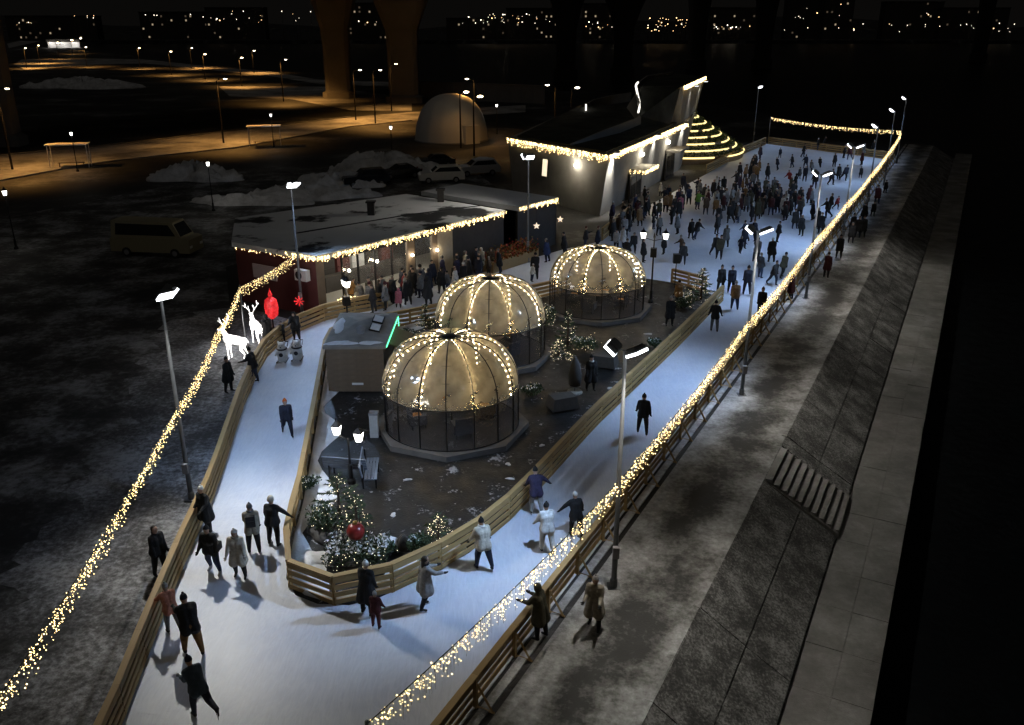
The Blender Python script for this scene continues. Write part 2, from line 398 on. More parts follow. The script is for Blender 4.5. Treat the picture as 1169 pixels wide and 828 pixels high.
# ------------------------------------------------------------------ mesh helpers
class MB:
    def __init__(self):
        self.v, self.f, self.m = [], [], []

    def add(self, vs, fs, mi=0):
        o = len(self.v)
        self.v += [tuple(p) for p in vs]
        self.f += [tuple(i + o for i in f) for f in fs]
        self.m += [mi] * len(fs)
        return self

    def box(self, lo, hi, mi=0):
        x0, y0, z0 = lo; x1, y1, z1 = hi
        vs = [(x0, y0, z0), (x1, y0, z0), (x1, y1, z0), (x0, y1, z0), (x0, y0, z1), (x1, y0, z1), (x1, y1, z1), (x0, y1, z1)]
        return self.add(vs, [(0, 3, 2, 1), (4, 5, 6, 7), (0, 1, 5, 4), (1, 2, 6, 5), (2, 3, 7, 6), (3, 0, 4, 7)], mi)

    def prism(self, poly, z0, z1, mi=0):
        n = len(poly)
        vs = [(p[0], p[1], z0) for p in poly] + [(p[0], p[1], z1) for p in poly]
        fs = [tuple(range(n - 1, -1, -1)), tuple(range(n, 2 * n))]
        fs += [(i, (i + 1) % n, n + (i + 1) % n, n + i) for i in range(n)]
        return self.add(vs, fs, mi)

    def tube(self, pts, rad, seg=6, mi=0, caps=True):
        pts = [Vector(p) for p in pts]
        rads = rad if isinstance(rad, (list, tuple)) else [rad] * len(pts)
        vs, fs = [], []
        up = None
        for i, p in enumerate(pts):
            t = (pts[min(i + 1, len(pts) - 1)] - pts[max(i - 1, 0)]).normalized()
            if up is None:
                up = Vector((0, 0, 1)) if abs(t.z) < 0.9 else Vector((1, 0, 0))
            a = t.cross(up).normalized(); c = a.cross(t).normalized(); up = c
            for k in range(seg):
                th = 2 * math.pi * k / seg
                vs.append(p + (a * math.cos(th) + c * math.sin(th)) * rads[i])
        for i in range(len(pts) - 1):
            for k in range(seg):
                k2 = (k + 1) % seg
                fs.append((i * seg + k, i * seg + k2, (i + 1) * seg + k2, (i + 1) * seg + k))
        if caps:
            fs.append(tuple(range(seg - 1, -1, -1)))
            fs.append(tuple((len(pts) - 1) * seg + k for k in range(seg)))
        return self.add(vs, fs, mi)

    def lathe(self, prof, seg=12, c=(0, 0, 0), mi=0, sx=1, sy=1):
        vs, fs = [], []
        for r, z in prof:
            for k in range(seg):
                th = 2 * math.pi * k / seg
                vs.append((c[0] + r * sx * math.cos(th), c[1] + r * sy * math.sin(th), c[2] + z))
        for i in range(len(prof) - 1):
            for k in range(seg):
                k2 = (k + 1) % seg
                fs.append((i * seg + k, i * seg + k2, (i + 1) * seg + k2, (i + 1) * seg + k))
        fs.append(tuple(range(seg - 1, -1, -1)))
        fs.append(tuple((len(prof) - 1) * seg + k for k in range(seg)))
        return self.add(vs, fs, mi)

    def ball(self, c, r, seg=8, rings=5, mi=0, s=(1, 1, 1)):
        prof = [(max(1e-3, r * math.sin(math.pi * i / rings)), -r * math.cos(math.pi * i / rings)) for i in range(rings + 1)]
        o = len(self.v)
        self.lathe(prof, seg, (0, 0, 0), mi)
        for i in range(o, len(self.v)):
            p = self.v[i]
            self.v[i] = (c[0] + p[0] * s[0], c[1] + p[1] * s[1], c[2] + p[2] * s[2])
        return self

    def octa(self, pts, r, mi=0):
        for p in pts:
            x, y, z = p
            q = r * random.choice((.6, .8, .9, 1.0, 1.1, 1.35))
            self.add([(x + q, y, z), (x - q, y, z), (x, y + q, z), (x, y - q, z), (x, y, z + q), (x, y, z - q)],
                     [(0, 2, 4), (2, 1, 4), (1, 3, 4), (3, 0, 4), (2, 0, 5), (1, 2, 5), (3, 1, 5), (0, 3, 5)], mi)
        return self

    def xform(self, M):
        self.v = [tuple(M @ Vector(p)) for p in self.v]
        return self

    def mesh(self, name, mats, smooth=False):
        me = bpy.data.meshes.new(name)
        me.from_pydata(self.v, [], self.f)
        mats = mats if isinstance(mats, (list, tuple)) else [mats]
        for m in mats:
            me.materials.append(m)
        if len(mats) > 1:
            me.polygons.foreach_set('material_index', self.m)
        if smooth:
            me.polygons.foreach_set('use_smooth', [True] * len(me.polygons))
        me.update()
        return me


def put(name, me, parent=None, loc=(0, 0, 0), rot=(0, 0, 0), scale=(1, 1, 1)):
    o = bpy.data.objects.new(name, me)
    COL.objects.link(o)
    o.parent = parent
    o.location = loc
    o.rotation_euler = rot
    o.scale = scale
    return o


def tag(o, label, cat, group=None):
    o['label'] = label
    o['category'] = cat
    if group:
        o['group'] = group
    return o


def thing(name, label, cat, loc=(0, 0, 0), rz=0.0, group=None):
    o = bpy.data.objects.new(name, None)
    COL.objects.link(o)
    o.empty_display_size = 0.2
    o.location = loc
    o.rotation_euler = (0, 0, rz)
    return tag(o, label, cat, group)


def struct(name, me, kind='structure'):
    o = put(name, me)
    o['kind'] = kind
    return o


def copy_tree(o, parent=None):
    c = o.copy()
    COL.objects.link(c)
    c.parent = parent
    for ch in list(o.children):
        copy_tree(ch, c)
    return c


def lamp(kind, name, parent, loc, energy, color, radius=0.1, direction=None, spot=100, blend=0.6):
    d = bpy.data.lights.new(name, kind)
    d.energy = energy
    d.color = color
    d.shadow_soft_size = radius
    if kind == 'SPOT':
        d.spot_size = R(spot)
        d.spot_blend = blend
    o = bpy.data.objects.new(name, d)
    COL.objects.link(o)
    o.parent = parent
    o.location = loc
    if direction is not None:
        o.rotation_mode = 'QUATERNION'
        o.rotation_quaternion = Vector(direction).to_track_quat('-Z', 'Y')
    return o


def sheet(name, poly, z, mat, kind='structure', thick=0.0):
    mb = MB()
    if thick:
        mb.prism(poly, z - thick, z)
    else:
        mb.add([(p[0], p[1], z) for p in poly], [tuple(range(len(poly)))])
    return struct(name, mb.mesh(name, mat), kind)


def resample(pts, step):
    pts = [Vector((p[0], p[1], p[2] if len(p) > 2 else 0)) for p in pts]
    L = [0]
    for a, b_ in zip(pts, pts[1:]):
        L.append(L[-1] + (b_ - a).length)
    n = max(1, round(L[-1] / step))
    out, j = [], 0
    for i in range(n + 1):
        s = L[-1] * i / n
        while j < len(pts) - 2 and L[j + 1] < s:
            j += 1
        t = (s - L[j]) / max(1e-9, L[j + 1] - L[j])
        out.append(pts[j].lerp(pts[j + 1], t))
    return out

# ------------------------------------------------------------------ setting: land, river, embankment
e_dir, n_dir, E0 = Vector((0.4607, 0.8875, 0)), Vector((0.8875, -0.4607, 0)), Vector((4.2, 18.0, 0))


def EM(s, t, z=0.0):
    p = E0 + e_dir * s + n_dir * t
    return Vector((p.x, p.y, z))


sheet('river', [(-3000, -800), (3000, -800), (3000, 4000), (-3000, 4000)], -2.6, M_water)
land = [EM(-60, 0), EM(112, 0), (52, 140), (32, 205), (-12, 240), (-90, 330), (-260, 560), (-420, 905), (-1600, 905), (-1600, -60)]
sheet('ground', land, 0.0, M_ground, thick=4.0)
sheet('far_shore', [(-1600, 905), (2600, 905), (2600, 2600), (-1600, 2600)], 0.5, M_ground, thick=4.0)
# low dark hills behind the far city
mb = MB()
hx = list(range(-1500, 2600, 100))
top = [18 + 9 * math.sin(x * 0.0041) + 7 * math.sin(x * 0.0113 + 1) for x in hx]
vs_ = []
for k, (dy, f) in enumerate([(1500, 0.0), (1650, 0.75), (1850, 1.0), (2200, 0.0)]):
    vs_ += [(x, dy, 0.4 + t * f) for x, t in zip(hx, top)]
fs_ = [(k * len(hx) + i, k * len(hx) + i + 1, (k + 1) * len(hx) + i + 1, (k + 1) * len(hx) + i) for k in range(3) for i in range(len(hx) - 1)]
mb.add(vs_, fs_)
struct('hills', mb.mesh('hills', M_ground, True))

# parking ground and trodden strip left of the rink
sheet('parking_ground', [g(0, 828) + Vector((-6, -8, 0)), (-8.6, 6), (-9.3, 15), (-10.0, 21.5), (-10.4, 26), (-11.5, 33), (-12.2, 38), (-12.6, 42), (-16.2, 47.6), (-19, 56), (-9, 73), (-1, 84), (-4, 96), (-30, 96), (-48, 60)], 0.004, M_lot)
M_verge = patchy('trodden_verge_snow', [(0.04, 0.04, 0.04), (0.13, 0.13, 0.135), (0.40, 0.41, 0.43)], [0.36, 0.50, 0.70], 0.3, fscale=5.0, bscale=16, fine=0.95, bump=0.5)
vg = [(-8.5, 6), (-9.15, 15), (-9.95, 21.5), (-10.4, 26), (-11.5, 33), (-12.1, 38), (-12.2, 42), (-11.6, 44.6), (-15.4, 47.3)]
vo = [(-17.6, 46.5), (-18.2, 41), (-16.9, 37), (-16.3, 33), (-15.2, 30.5), (-15.6, 27), (-14.2, 24), (-14.5, 21), (-13.2, 18), (-13.3, 14), (-12.2, 10), (-12.4, 6)]
vo = [Vector((p.x + random.uniform(-.9, .9), p.y + random.uniform(-.3, .3), 0)) for p in resample([(*p, 0) for p in vo], 0.6)]
sheet('verge', vg + vo, 0.008, M_verge)
roads = [
    ('road', [(-40, 214), (0, 206), (113, 185), (271, 168), (400, 144), (470, 137), (600, 128), (600, 120), (470, 128), (400, 134), (254, 151), (137, 165), (0, 178), (-40, 184)]),
    ('road', [(250, 99), (262, 110), (330, 113), (400, 126), (470, 127), (470, 117), (440, 108), (370, 99)]),
    ('road', [(15, 74), (30, 80), (110, 74), (165, 72.5), (240, 80), (309, 87), (364, 96), (480, 100), (480, 95), (364, 91), (309, 82), (240, 76), (165, 68), (110, 67), (25, 68)]),
    ('path', [(10, 55), (70, 42), (74, 38), (60, 38), (8, 50)]),
]
for nm, pl in roads:
    sheet(nm, [g(*p) for p in pl], 0.008, M_road)
# kerbs along the lit road
for pl in ([(0, 207), (113, 186), (271, 169), (400, 145), (470, 138)], [(0, 177.5), (137, 164.5), (254, 150.5), (400, 133.5)]):
    mb = MB()
    pts = resample([g(*p) for p in pl], 4.0)
    for a, b_ in zip(pts, pts[1:]):
        d = (b_ - a).normalized(); nn = Vector((-d.y, d.x, 0)) * 0.1
        mb.prism([a - nn, b_ - nn, b_ + nn, a + nn], 0.0, 0.13)
    struct('kerb', mb.mesh('kerb', M_quay))

# ice of the loop and the main rink
LF = [(-8.3, 6), (-8.95, 15.2), (-9.35, 18.1), (-9.75, 21.4), (-10.2, 26), (-10.75, 29.5), (-11.3, 33), (-11.75, 37), (-11.9, 39.3), (-11.6, 41.4), (-10.9, 43.5), (-9.9, 45.0), (-8.6, 46.0), (-7.1, 47.0)]
FAR_R, FAR_L = EM(96, -3.62), Vector((34.2, 119.4, 0))
LEFT_B = [Vector(p) for p in [(27.5, 107.5, 0), (20.6, 93.7, 0), (9.9, 72.3, 0), (6.6, 63.2, 0)]]
ice_poly = [EM(-16, -3.62), FAR_R, FAR_L] + LEFT_B + [Vector((3.6, 60.6, 0)), Vector((-5.6, 50.4, 0))] + [Vector((*p, 0)) for p in reversed(LF)]
sheet('ice', ice_poly, 0.03, M_ice, thick=0.028)
ISL = [(-7.05, 25.2), (-6.9, 23.2), (-6.55, 21.2), (-6.1, 20.4), (-5.4, 20.0), (-4.5, 19.95), (-3.7, 20.3), (-2.55, 21.2), (-1.3, 22.5), (0.1, 24.7), (3.2, 31.2), (8.5, 41.1), (12.2, 48.3), (11.4, 50.3), (9.8, 52.1), (8.3, 53.0), (5.4, 51.6), (2.1, 49.1), (-1.2, 46.6), (-4.9, 44.2), (-6.0, 43.4), (-8.6, 42.0), (-9.1, 40.2), (-8.1, 33.0)]
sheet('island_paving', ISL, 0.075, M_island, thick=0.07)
# snow banked along the inside of the island boards
mb = MB()
lp = resample([Vector((*p, 0)) for p in ISL[19:] + ISL[:9]], 0.7)
prof_w = []
for i, p in enumerate(lp):
    d = (lp[min(i + 1, len(lp) - 1)] - lp[max(i - 1, 0)]).normalized()
    nn = Vector((-d.y, d.x, 0))
    wd = 0.55 + 0.35 * math.sin(i * 0.9) + random.uniform(-0.1, 0.1)
    if i > 26: wd *= 1.2
    hgt_ = 0.07 + 0.06 * random.random()
    prof_w.append([p + nn * 0.08 + Vector((0, 0, 0.08)), p + nn * 0.12 + Vector((0, 0, 0.08 + hgt_)), p + nn * (0.12 + wd * 0.6) + Vector((0, 0, 0.08 + hgt_ * 0.8)), p + nn * (0.12 + wd) + Vector((0, 0, 0.07))])
for k, row in enumerate(prof_w):
    mb.v += [tuple(q) for q in row]
for k in range(len(prof_w) - 1):
    for j in range(3):
        mb.f.append((k * 4 + j, k * 4 + j + 1, (k + 1) * 4 + j + 1, (k + 1) * 4 + j)); mb.m.append(0)
struct('snow_bank', mb.mesh('snow_bank', M_snow, True))

# promenade in two strips with an open drain slot between them
for a, b_ in ((-3.5, -3.26), (-3.08, 0.0)):
    sheet('promenade', [EM(-45, a), EM(112, a), EM(112, b_), EM(-45, b_)], 0.06, M_prom, thick=0.055)
mb = MB()
ns = 120
rows = [(0.0, 0.058), (0.5, -0.26), (1.1, -0.62), (1.8, -1.0), (2.66, -1.5)]
for i in range(ns + 1):
    s = -45 + 157 * i / ns
    for j, (t, z) in enumerate(rows):
        mb.v.append(tuple(EM(s, t, z + (0.03 * math.sin(s * 1.7 + j) if 0 < j < 4 else 0))))
for i in range(ns):
    for j in range(4):
        k = i * 5 + j
        mb.f.append((k, k + 1, k + 6, k + 5)); mb.m.append(0)
eslope = struct('embankment_slope', mb.mesh('embankment_slope', M_slope))
for i in range(32):                       # pitched slabs with open joints between them
    s0 = -22 + i * 4.0
    if s0 > 110:
        break
    segs = [(s0 + .02, s0 + 3.98)]
    if s0 < 13.1 and s0 + 4 > 10.0:
        segs = [(a_, b2) for a_, b2 in ((s0 + .02, min(s0 + 3.98, 10.0)), (max(s0 + .02, 13.1), s0 + 3.98)) if b2 - a_ > .1]
    for a_, b2 in segs:
        for (t0, z0), (t1, z1) in (((0.03, 0.04), (1.36, -.77)), ((1.39, -.79), (2.62, -1.47))):
            hz0, hz1 = random.uniform(.045, .075), random.uniform(.045, .075)
            q4 = [EM(a_, t0, z0 + hz0), EM(b2, t0, z0 + hz1), EM(b2, t1, z1 + hz1), EM(a_, t1, z1 + hz0)]
            lo = [p - Vector((0, 0, .22)) for p in q4]
            put('slab', MB().add(q4 + lo, [(0, 3, 2, 1), (4, 5, 6, 7), (0, 1, 5, 4), (1, 2, 6, 5), (2, 3, 7, 6), (3, 0, 4, 7)]).mesh('slab', M_slope), eslope)
q = sheet('quay', [EM(-45, 2.5), EM(112, 2.5), EM(112, 4.70), EM(-45, 4.70)], -1.62, M_quay, thick=2.5)
sl = MB().box((0.008, 0.008, -0.06), (1.992, 1.012, 0.06)).mesh('slab', M_quay)
ang = math.atan2(e_dir.y, e_dir.x)
for i in range(66):
    for j in range(2):
        p = EM(-14 + i * 2.0, 3.70 + j * 1.02, 0)
        put('slab', sl, q, (p.x, p.y, -1.56 + random.uniform(-0.008, 0.008)), (0, 0, ang))
# curb at the top of the slope
mb = MB()
for i in range(60):
    a, b_ = -20 + i * 2.0, -20 + i * 2.0 + 1.98
    if 9.6 < b_ and a < 13.1:
        continue
    mb.prism([EM(a, -0.16), EM(a, 0.06), EM(b_, 0.06), EM(b_, -0.16)], 0.0, 0.085)
struct('kerb', mb.mesh('kerb', M_prom))
# river stairs
st = thing('stairs', 'flight of concrete steps cut into the dark stone river slope', 'stairs', EM(10.2, 0, 0), 0)
for k in range(10):
    t0, z1 = 0.03 + k * 0.268, 0.03 - k * 0.150
    me = MB().prism([EM(10.2, t0) - st.location, EM(12.9, t0) - st.location, EM(12.9, t0 + 0.255) - st.location, EM(10.2, t0 + 0.255) - st.location], z1 - 0.1, z1 + 0.045)
    me.prism([EM(10.2, t0 - 0.06) - st.location, EM(12.9, t0 - 0.06) - st.location, EM(12.9, t0 + 0.15) - st.location, EM(10.2, t0 + 0.15) - st.location], z1 - 0.6, z1 - 0.1)
    put('step', me.mesh('step', M_quay), st)
for s in (10.08, 12.92):
    mb = MB()
    mb.add([EM(s, 0, 0.07) - st.location, EM(s + 0.12, 0, 0.07) - st.location, EM(s + 0.12, 2.72, -1.38) - st.location, EM(s, 2.72, -1.38) - st.location,
            EM(s, 0, -0.5) - st.location, EM(s + 0.12, 0, -0.5) - st.location, EM(s + 0.12, 2.72, -1.9) - st.location, EM(s, 2.72, -1.9) - st.location],
           [(0, 1, 2, 3), (4, 7, 6, 5), (0, 4, 5, 1), (1, 5, 6, 2), (2, 6, 7, 3), (3, 7, 4, 0)])
    put('side_wall', mb.mesh('side_wall', M_quay), st)

# ------------------------------------------------------------------ timber boards round the ice
PLANK = MB().box((0.004, -0.016, -0.075), (0.996, 0.016, 0.075)).mesh('plank', M_wood)
CAP = MB().box((0.001, -0.085, -0.022), (0.999, 0.085, 0.022)).mesh('cap_rail', M_wood)
POST = MB().box((-0.045, -0.045, 0.0), (0.045, 0.045, 0.93)).mesh('post', M_wood)
BRACE = MB().tube([(0, 0.04, 0.72), (0, 0.46, 0.03)], 0.035, 4).tube([(0, 0.03, 0.04), (0, 0.50, 0.04)], 0.035, 4).mesh('brace', M_wood)


def fence(label, pts, side=1, step=2.0, braces=True, rows=(0.14, 0.38, 0.62, 0.84)):
    P = resample(pts, step)
    root = thing('board_fence', label, 'fence', P[0])
    rel = [p - P[0] for p in P]
    for i, p in enumerate(rel):
        d = (rel[min(i + 1, len(rel) - 1)] - rel[max(i - 1, 0)])
        rz = math.atan2(d.y, d.x)
        put('post', POST, root, p, (0, 0, rz))
        if braces:
            put('brace', BRACE, root, p, (0, 0, rz if side > 0 else rz + math.pi))
    for a, b_ in zip(rel, rel[1:]):
        d = b_ - a
        rz = math.atan2(d.y, d.x)
        nn = Vector((-d.y, d.x, 0)).normalized() * (-0.065 * side)
        for z in rows:
            o = put('plank', PLANK, root, a + nn + Vector((0, 0, z + random.uniform(-0.008, 0.008))), (0, random.uniform(-0.004, 0.004), rz), (d.length, 1, 1))
        put('cap_rail', CAP, root, a + Vector((0, 0, 0.955)), (0, 0, rz), (d.length, 1, 1))
    return root


fence('long straight plank fence between the ice and the riverside promenade', [EM(-14, -3.62), EM(96, -3.62)], side=-1)
fence('plank fence across the far end of the rink', [EM(95.6, -3.75), (34.4, 119.2)], side=-1, step=2.4, braces=False)
fence('plank fence curving along the left edge of the narrow ice lane', LF, side=1)
fence('low plank fence bending round the dome island, rounded near tip', ISL[18:] + ISL[:13], side=1, step=1.7, braces=False)
fence('short plank fence at the far corner of the dome island', [(11.6, 50.1), (9.9, 52.0)], side=1, step=1.3, braces=False)
fence('plank fence of the island behind the rear domes', [(7.6, 52.8), (5.4, 51.6), (2.1, 49.1), (-1.2, 46.6), (-3.6, 45.0)], side=1, step=1.9, braces=False)
fence('plywood brown fence beside the grey building corner', [(6.7, 63.4), (9.8, 71.8)], side=1, braces=False)
fence('brown fence below the lit terraces at the far left of the rink', [(20.9, 94.5), (27.3, 107.0)], side=1, step=2.6, braces=False)
fence('plank fence along the back left corner of the far rink', [(28.0, 108.6), (33.9, 118.9)], side=1, step=2.6, braces=False)

# ------------------------------------------------------------------ light garlands
def garland(label, pts, sag=0.12, per_m=24, drop=0.55, r=0.021, mat=None, step=0.25, spread=0.06, parent=None, origin=None):
    pts = [Vector(p) for p in pts]
    o0 = origin if origin is not None else pts[0]
    line = []
    for a, b_ in zip(pts, pts[1:]):
        L = (b_ - a).length
        n = max(2, int(L / step))
        for i in range(n):
            t = i / n
            p = a.lerp(b_, t)
            p.z -= sag * min(1.0, L / 8) * 4 * t * (1 - t)
            line.append(p)
    line.append(pts[-1])
    root = parent if parent is not None else thing('light_garland', label, 'light garland', o0, group=None)
    w = MB().tube([p - o0 for p in line], 0.012, 3)
    b = MB()
    acc = 0.0
    for a, c in zip(line, line[1:]):
        L = (c - a).length
        acc += L * per_m
        while acc > 0:
            k = random.randint(2, 5)
            acc -= k
            p = a.lerp(c, random.random()) - o0
            ln = drop * random.uniform(0.25, 1.0)
            prev = p
            for j in range(k):
                q_ = p + Vector((random.uniform(-spread, spread), random.uniform(-spread, spread), -ln * (j + random.random() * 0.8) / k))
                b.octa([q_], r)
                prev = q_
            w.tube([p, p + Vector((0, 0, -ln))], 0.004, 3, caps=False)
    put('wire', w.mesh('wire', M_wire), root)
    ob = put('bulbs', b.mesh('bulbs', mat or M_bulb), root)
    ob['kind'] = 'stuff'
    return root


POLES_R = [(2.9, 20.77), (9.94, 34.53), (17.2, 48.72), (23.41, 60.55), (29.94, 73.05), (36.99, 86.89), (44.37, 101.7)]
ZG = 3.45
near_post = Vector((-2.55, 11.9, 0))
gp = [near_post + Vector((0, 0, ZG + 0.1))] + [Vector((x, y, ZG)) for x, y in POLES_R] + [Vector((45.3, 104.0, ZG)), Vector((34.4, 119.2, ZG + 0.05))]
garland('long hanging garland of warm lights strung along the riverside floodlight poles', gp[:-1], per_m=58, sag=0.16, drop=0.66, r=0.0145)
garland('garland of warm lights across the far end of the rink', gp[-2:], per_m=26, sag=0.3, drop=0.5, r=0.03)
lg = [(-9.2, 9.0, ZG), (-9.45, 12.7, ZG), (-10.84, 25.68, ZG), (-11.9, 33.0, ZG - 0.02), (-12.8, 39.3, ZG + 0.05), (-11.49, 45.25, ZG + 0.2)]
garland('hanging garland of warm lights strung along the left side of the ice lane', [Vector(p) for p in lg], per_m=54, sag=0.18, drop=0.6, r=0.0142)
# plain posts that carry garland ends
for p, lb in ((near_post, 'slim garland post at the near end of the riverside fence'), (Vector((-9.2, 9.0, 0)), 'slim garland post at the near end of the left garland'),
              (Vector((-12.8, 39.3, 0)), 'slim garland post beside the white deer figures'), (Vector((45.3, 104.0, 0)), 'slim garland post at the far river corner of the rink'),
              (Vector((34.4, 119.4, 0)), 'slim garland post at the far left corner of the rink')):
    r_ = thing('garland_post', lb, 'post', p)
    put('post', MB().tube([(0, 0, 0), (0, 0, 3.62)], [0.045, 0.035], 8).mesh('post', M_pole, True), r_)
    put('base_plate', MB().box((-0.12, -0.12, 0), (0.12, 0.12, 0.02)).mesh('base_plate', M_pole), r_)

# ------------------------------------------------------------------ floodlight poles
FLOOD_COL = (0.44, 0.65, 1.0)


def flood_pole(loc, aims, label, group, energy=1500, h=7.25, color=FLOOD_COL, spot=118):
    en_ = energy if isinstance(energy, tuple) else (energy,) * len(aims)
    root = thing('floodlight_pole', label, 'floodlight pole', (loc[0], loc[1], 0), group=group)
    put('pole', MB().tube([(0, 0, 0), (0, 0, 2.2), (0, 0, h)], [0.085, 0.07, 0.045], 10).mesh('pole', M_pole, True), root)
    put('base_plate', MB().prism([(-.18, -.18), (.18, -.18), (.18, .18), (-.18, .18)], 0.0, 0.07).lathe([(0.11, 0.07), (0.11, 0.3), (0.085, 0.34)], 10).mesh('base_plate', M_pole), root)
    put('junction_box', MB().box((-0.09, -0.2, 1.1), (0.09, -0.07, 1.45)).mesh('junction_box', M_grey), root)
    for k, (ax, ay, tilt) in enumerate(aims):
        d = Vector((ax, ay, 0)).normalized()
        arm = MB().tube([(0, 0, h - 0.35), Vector((0, 0, h - 0.02)) + d * 0.05, Vector((0, 0, h + 0.06)) + d * 0.25], 0.025, 6)
        put('arm', arm.mesh('arm', M_pole, True), root)
        aim = (d * math.cos(R(tilt)) + Vector((0, 0, -math.sin(R(tilt))))).normalized()
        qr = aim.to_track_quat('Z', 'X')
        hd = put('lamp_head', MB().box((-0.17, -0.24, -0.10), (0.17, 0.24, 0.0)).box((-0.13, -0.2, -0.15), (0.13, 0.2, -0.10)).mesh('lamp_head', M_pole), root, Vector((0, 0, h + 0.04)) + d * 0.33)
        hd.rotation_mode = 'QUATERNION'; hd.rotation_quaternion = qr
        put('lens', MB().box((-0.18, -0.25, 0.002), (0.18, 0.25, 0.075)).mesh('lens', M_flood), hd)
        c_ = (1.0, 0.97, 0.90) if 'beside the left fence' in label and k == 1 else color if not (isinstance(energy, tuple) and k == 1 and energy[0] > energy[1] and 'riverside' in label) else (1.0, 0.95, 0.86)
        lamp('SPOT', 'beam', root, Vector((0, 0, h + 0.04)) + d * 0.33 + aim * 0.13, en_[k], c_, 0.12, aim, 88 if 'nearest' in label and k == 0 else spot, 1.0)
    return root


ordn = ['nearest', 'second', 'third', 'fourth', 'fifth', 'sixth', 'farthest']
inn = -n_dir
for k, (x, y) in enumerate(POLES_R):
    a1 = inn + e_dir * (-0.1 if k < 4 else .5); a2 = inn - e_dir * 0.5
    out_ = n_dir - e_dir * .25
    flood_pole((x, y), [(a1.x, a1.y, 50), (out_.x, out_.y, 62)] if k < 4 else [(a1.x, a1.y, 50), (a2.x, a2.y, 50)], f'tall steel double floodlight pole along the riverside fence, {ordn[k]} of seven', 'floodlight poles along the riverside fence', energy=(2600, 1250) if k < 4 else (1100, 1100))
flood_pole((-10.84, 25.68), [(0.7, 0.75, 48), (0.8, -0.7, 52)], 'tall steel floodlight pole beside the left fence of the narrow lane', 'floodlight poles on the land side', energy=(1550, 2000))
flood_pole((-11.49, 45.35), [(0.75, -0.65, 58), (0.42, -0.9, 44)], 'tall steel floodlight pole at the snowy pavilion corner', 'floodlight poles on the land side', energy=800)
flood_pole((1.07, 57.2), [(0.3, -1, 52), (-0.75, 0.1, 30)], 'floodlight pole between the pavilion and the grey building', 'floodlight poles on the land side', energy=(420, 900), h=7.0, color=(1, 0.95, 0.85))
flood_pole((32.73, 120.61), [(0.5, -1, 48)], 'lone floodlight pole behind the far left corner of the rink', 'floodlight poles on the land side', energy=900)

# ------------------------------------------------------------------ dining domes
NR = 16


def dome_profile(Rd, zs, zt, n=9, r_top=0.28):
    out = []
    for i in range(n + 1):
        a = math.pi / 2 * i / n
        r = Rd * math.cos(a) ** 0.66
        z = zs + (zt - zs) * math.sin(a)
        if r < r_top:
            out.append((r_top, zt - 0.02)); break
        out.append((r, z))
    return out


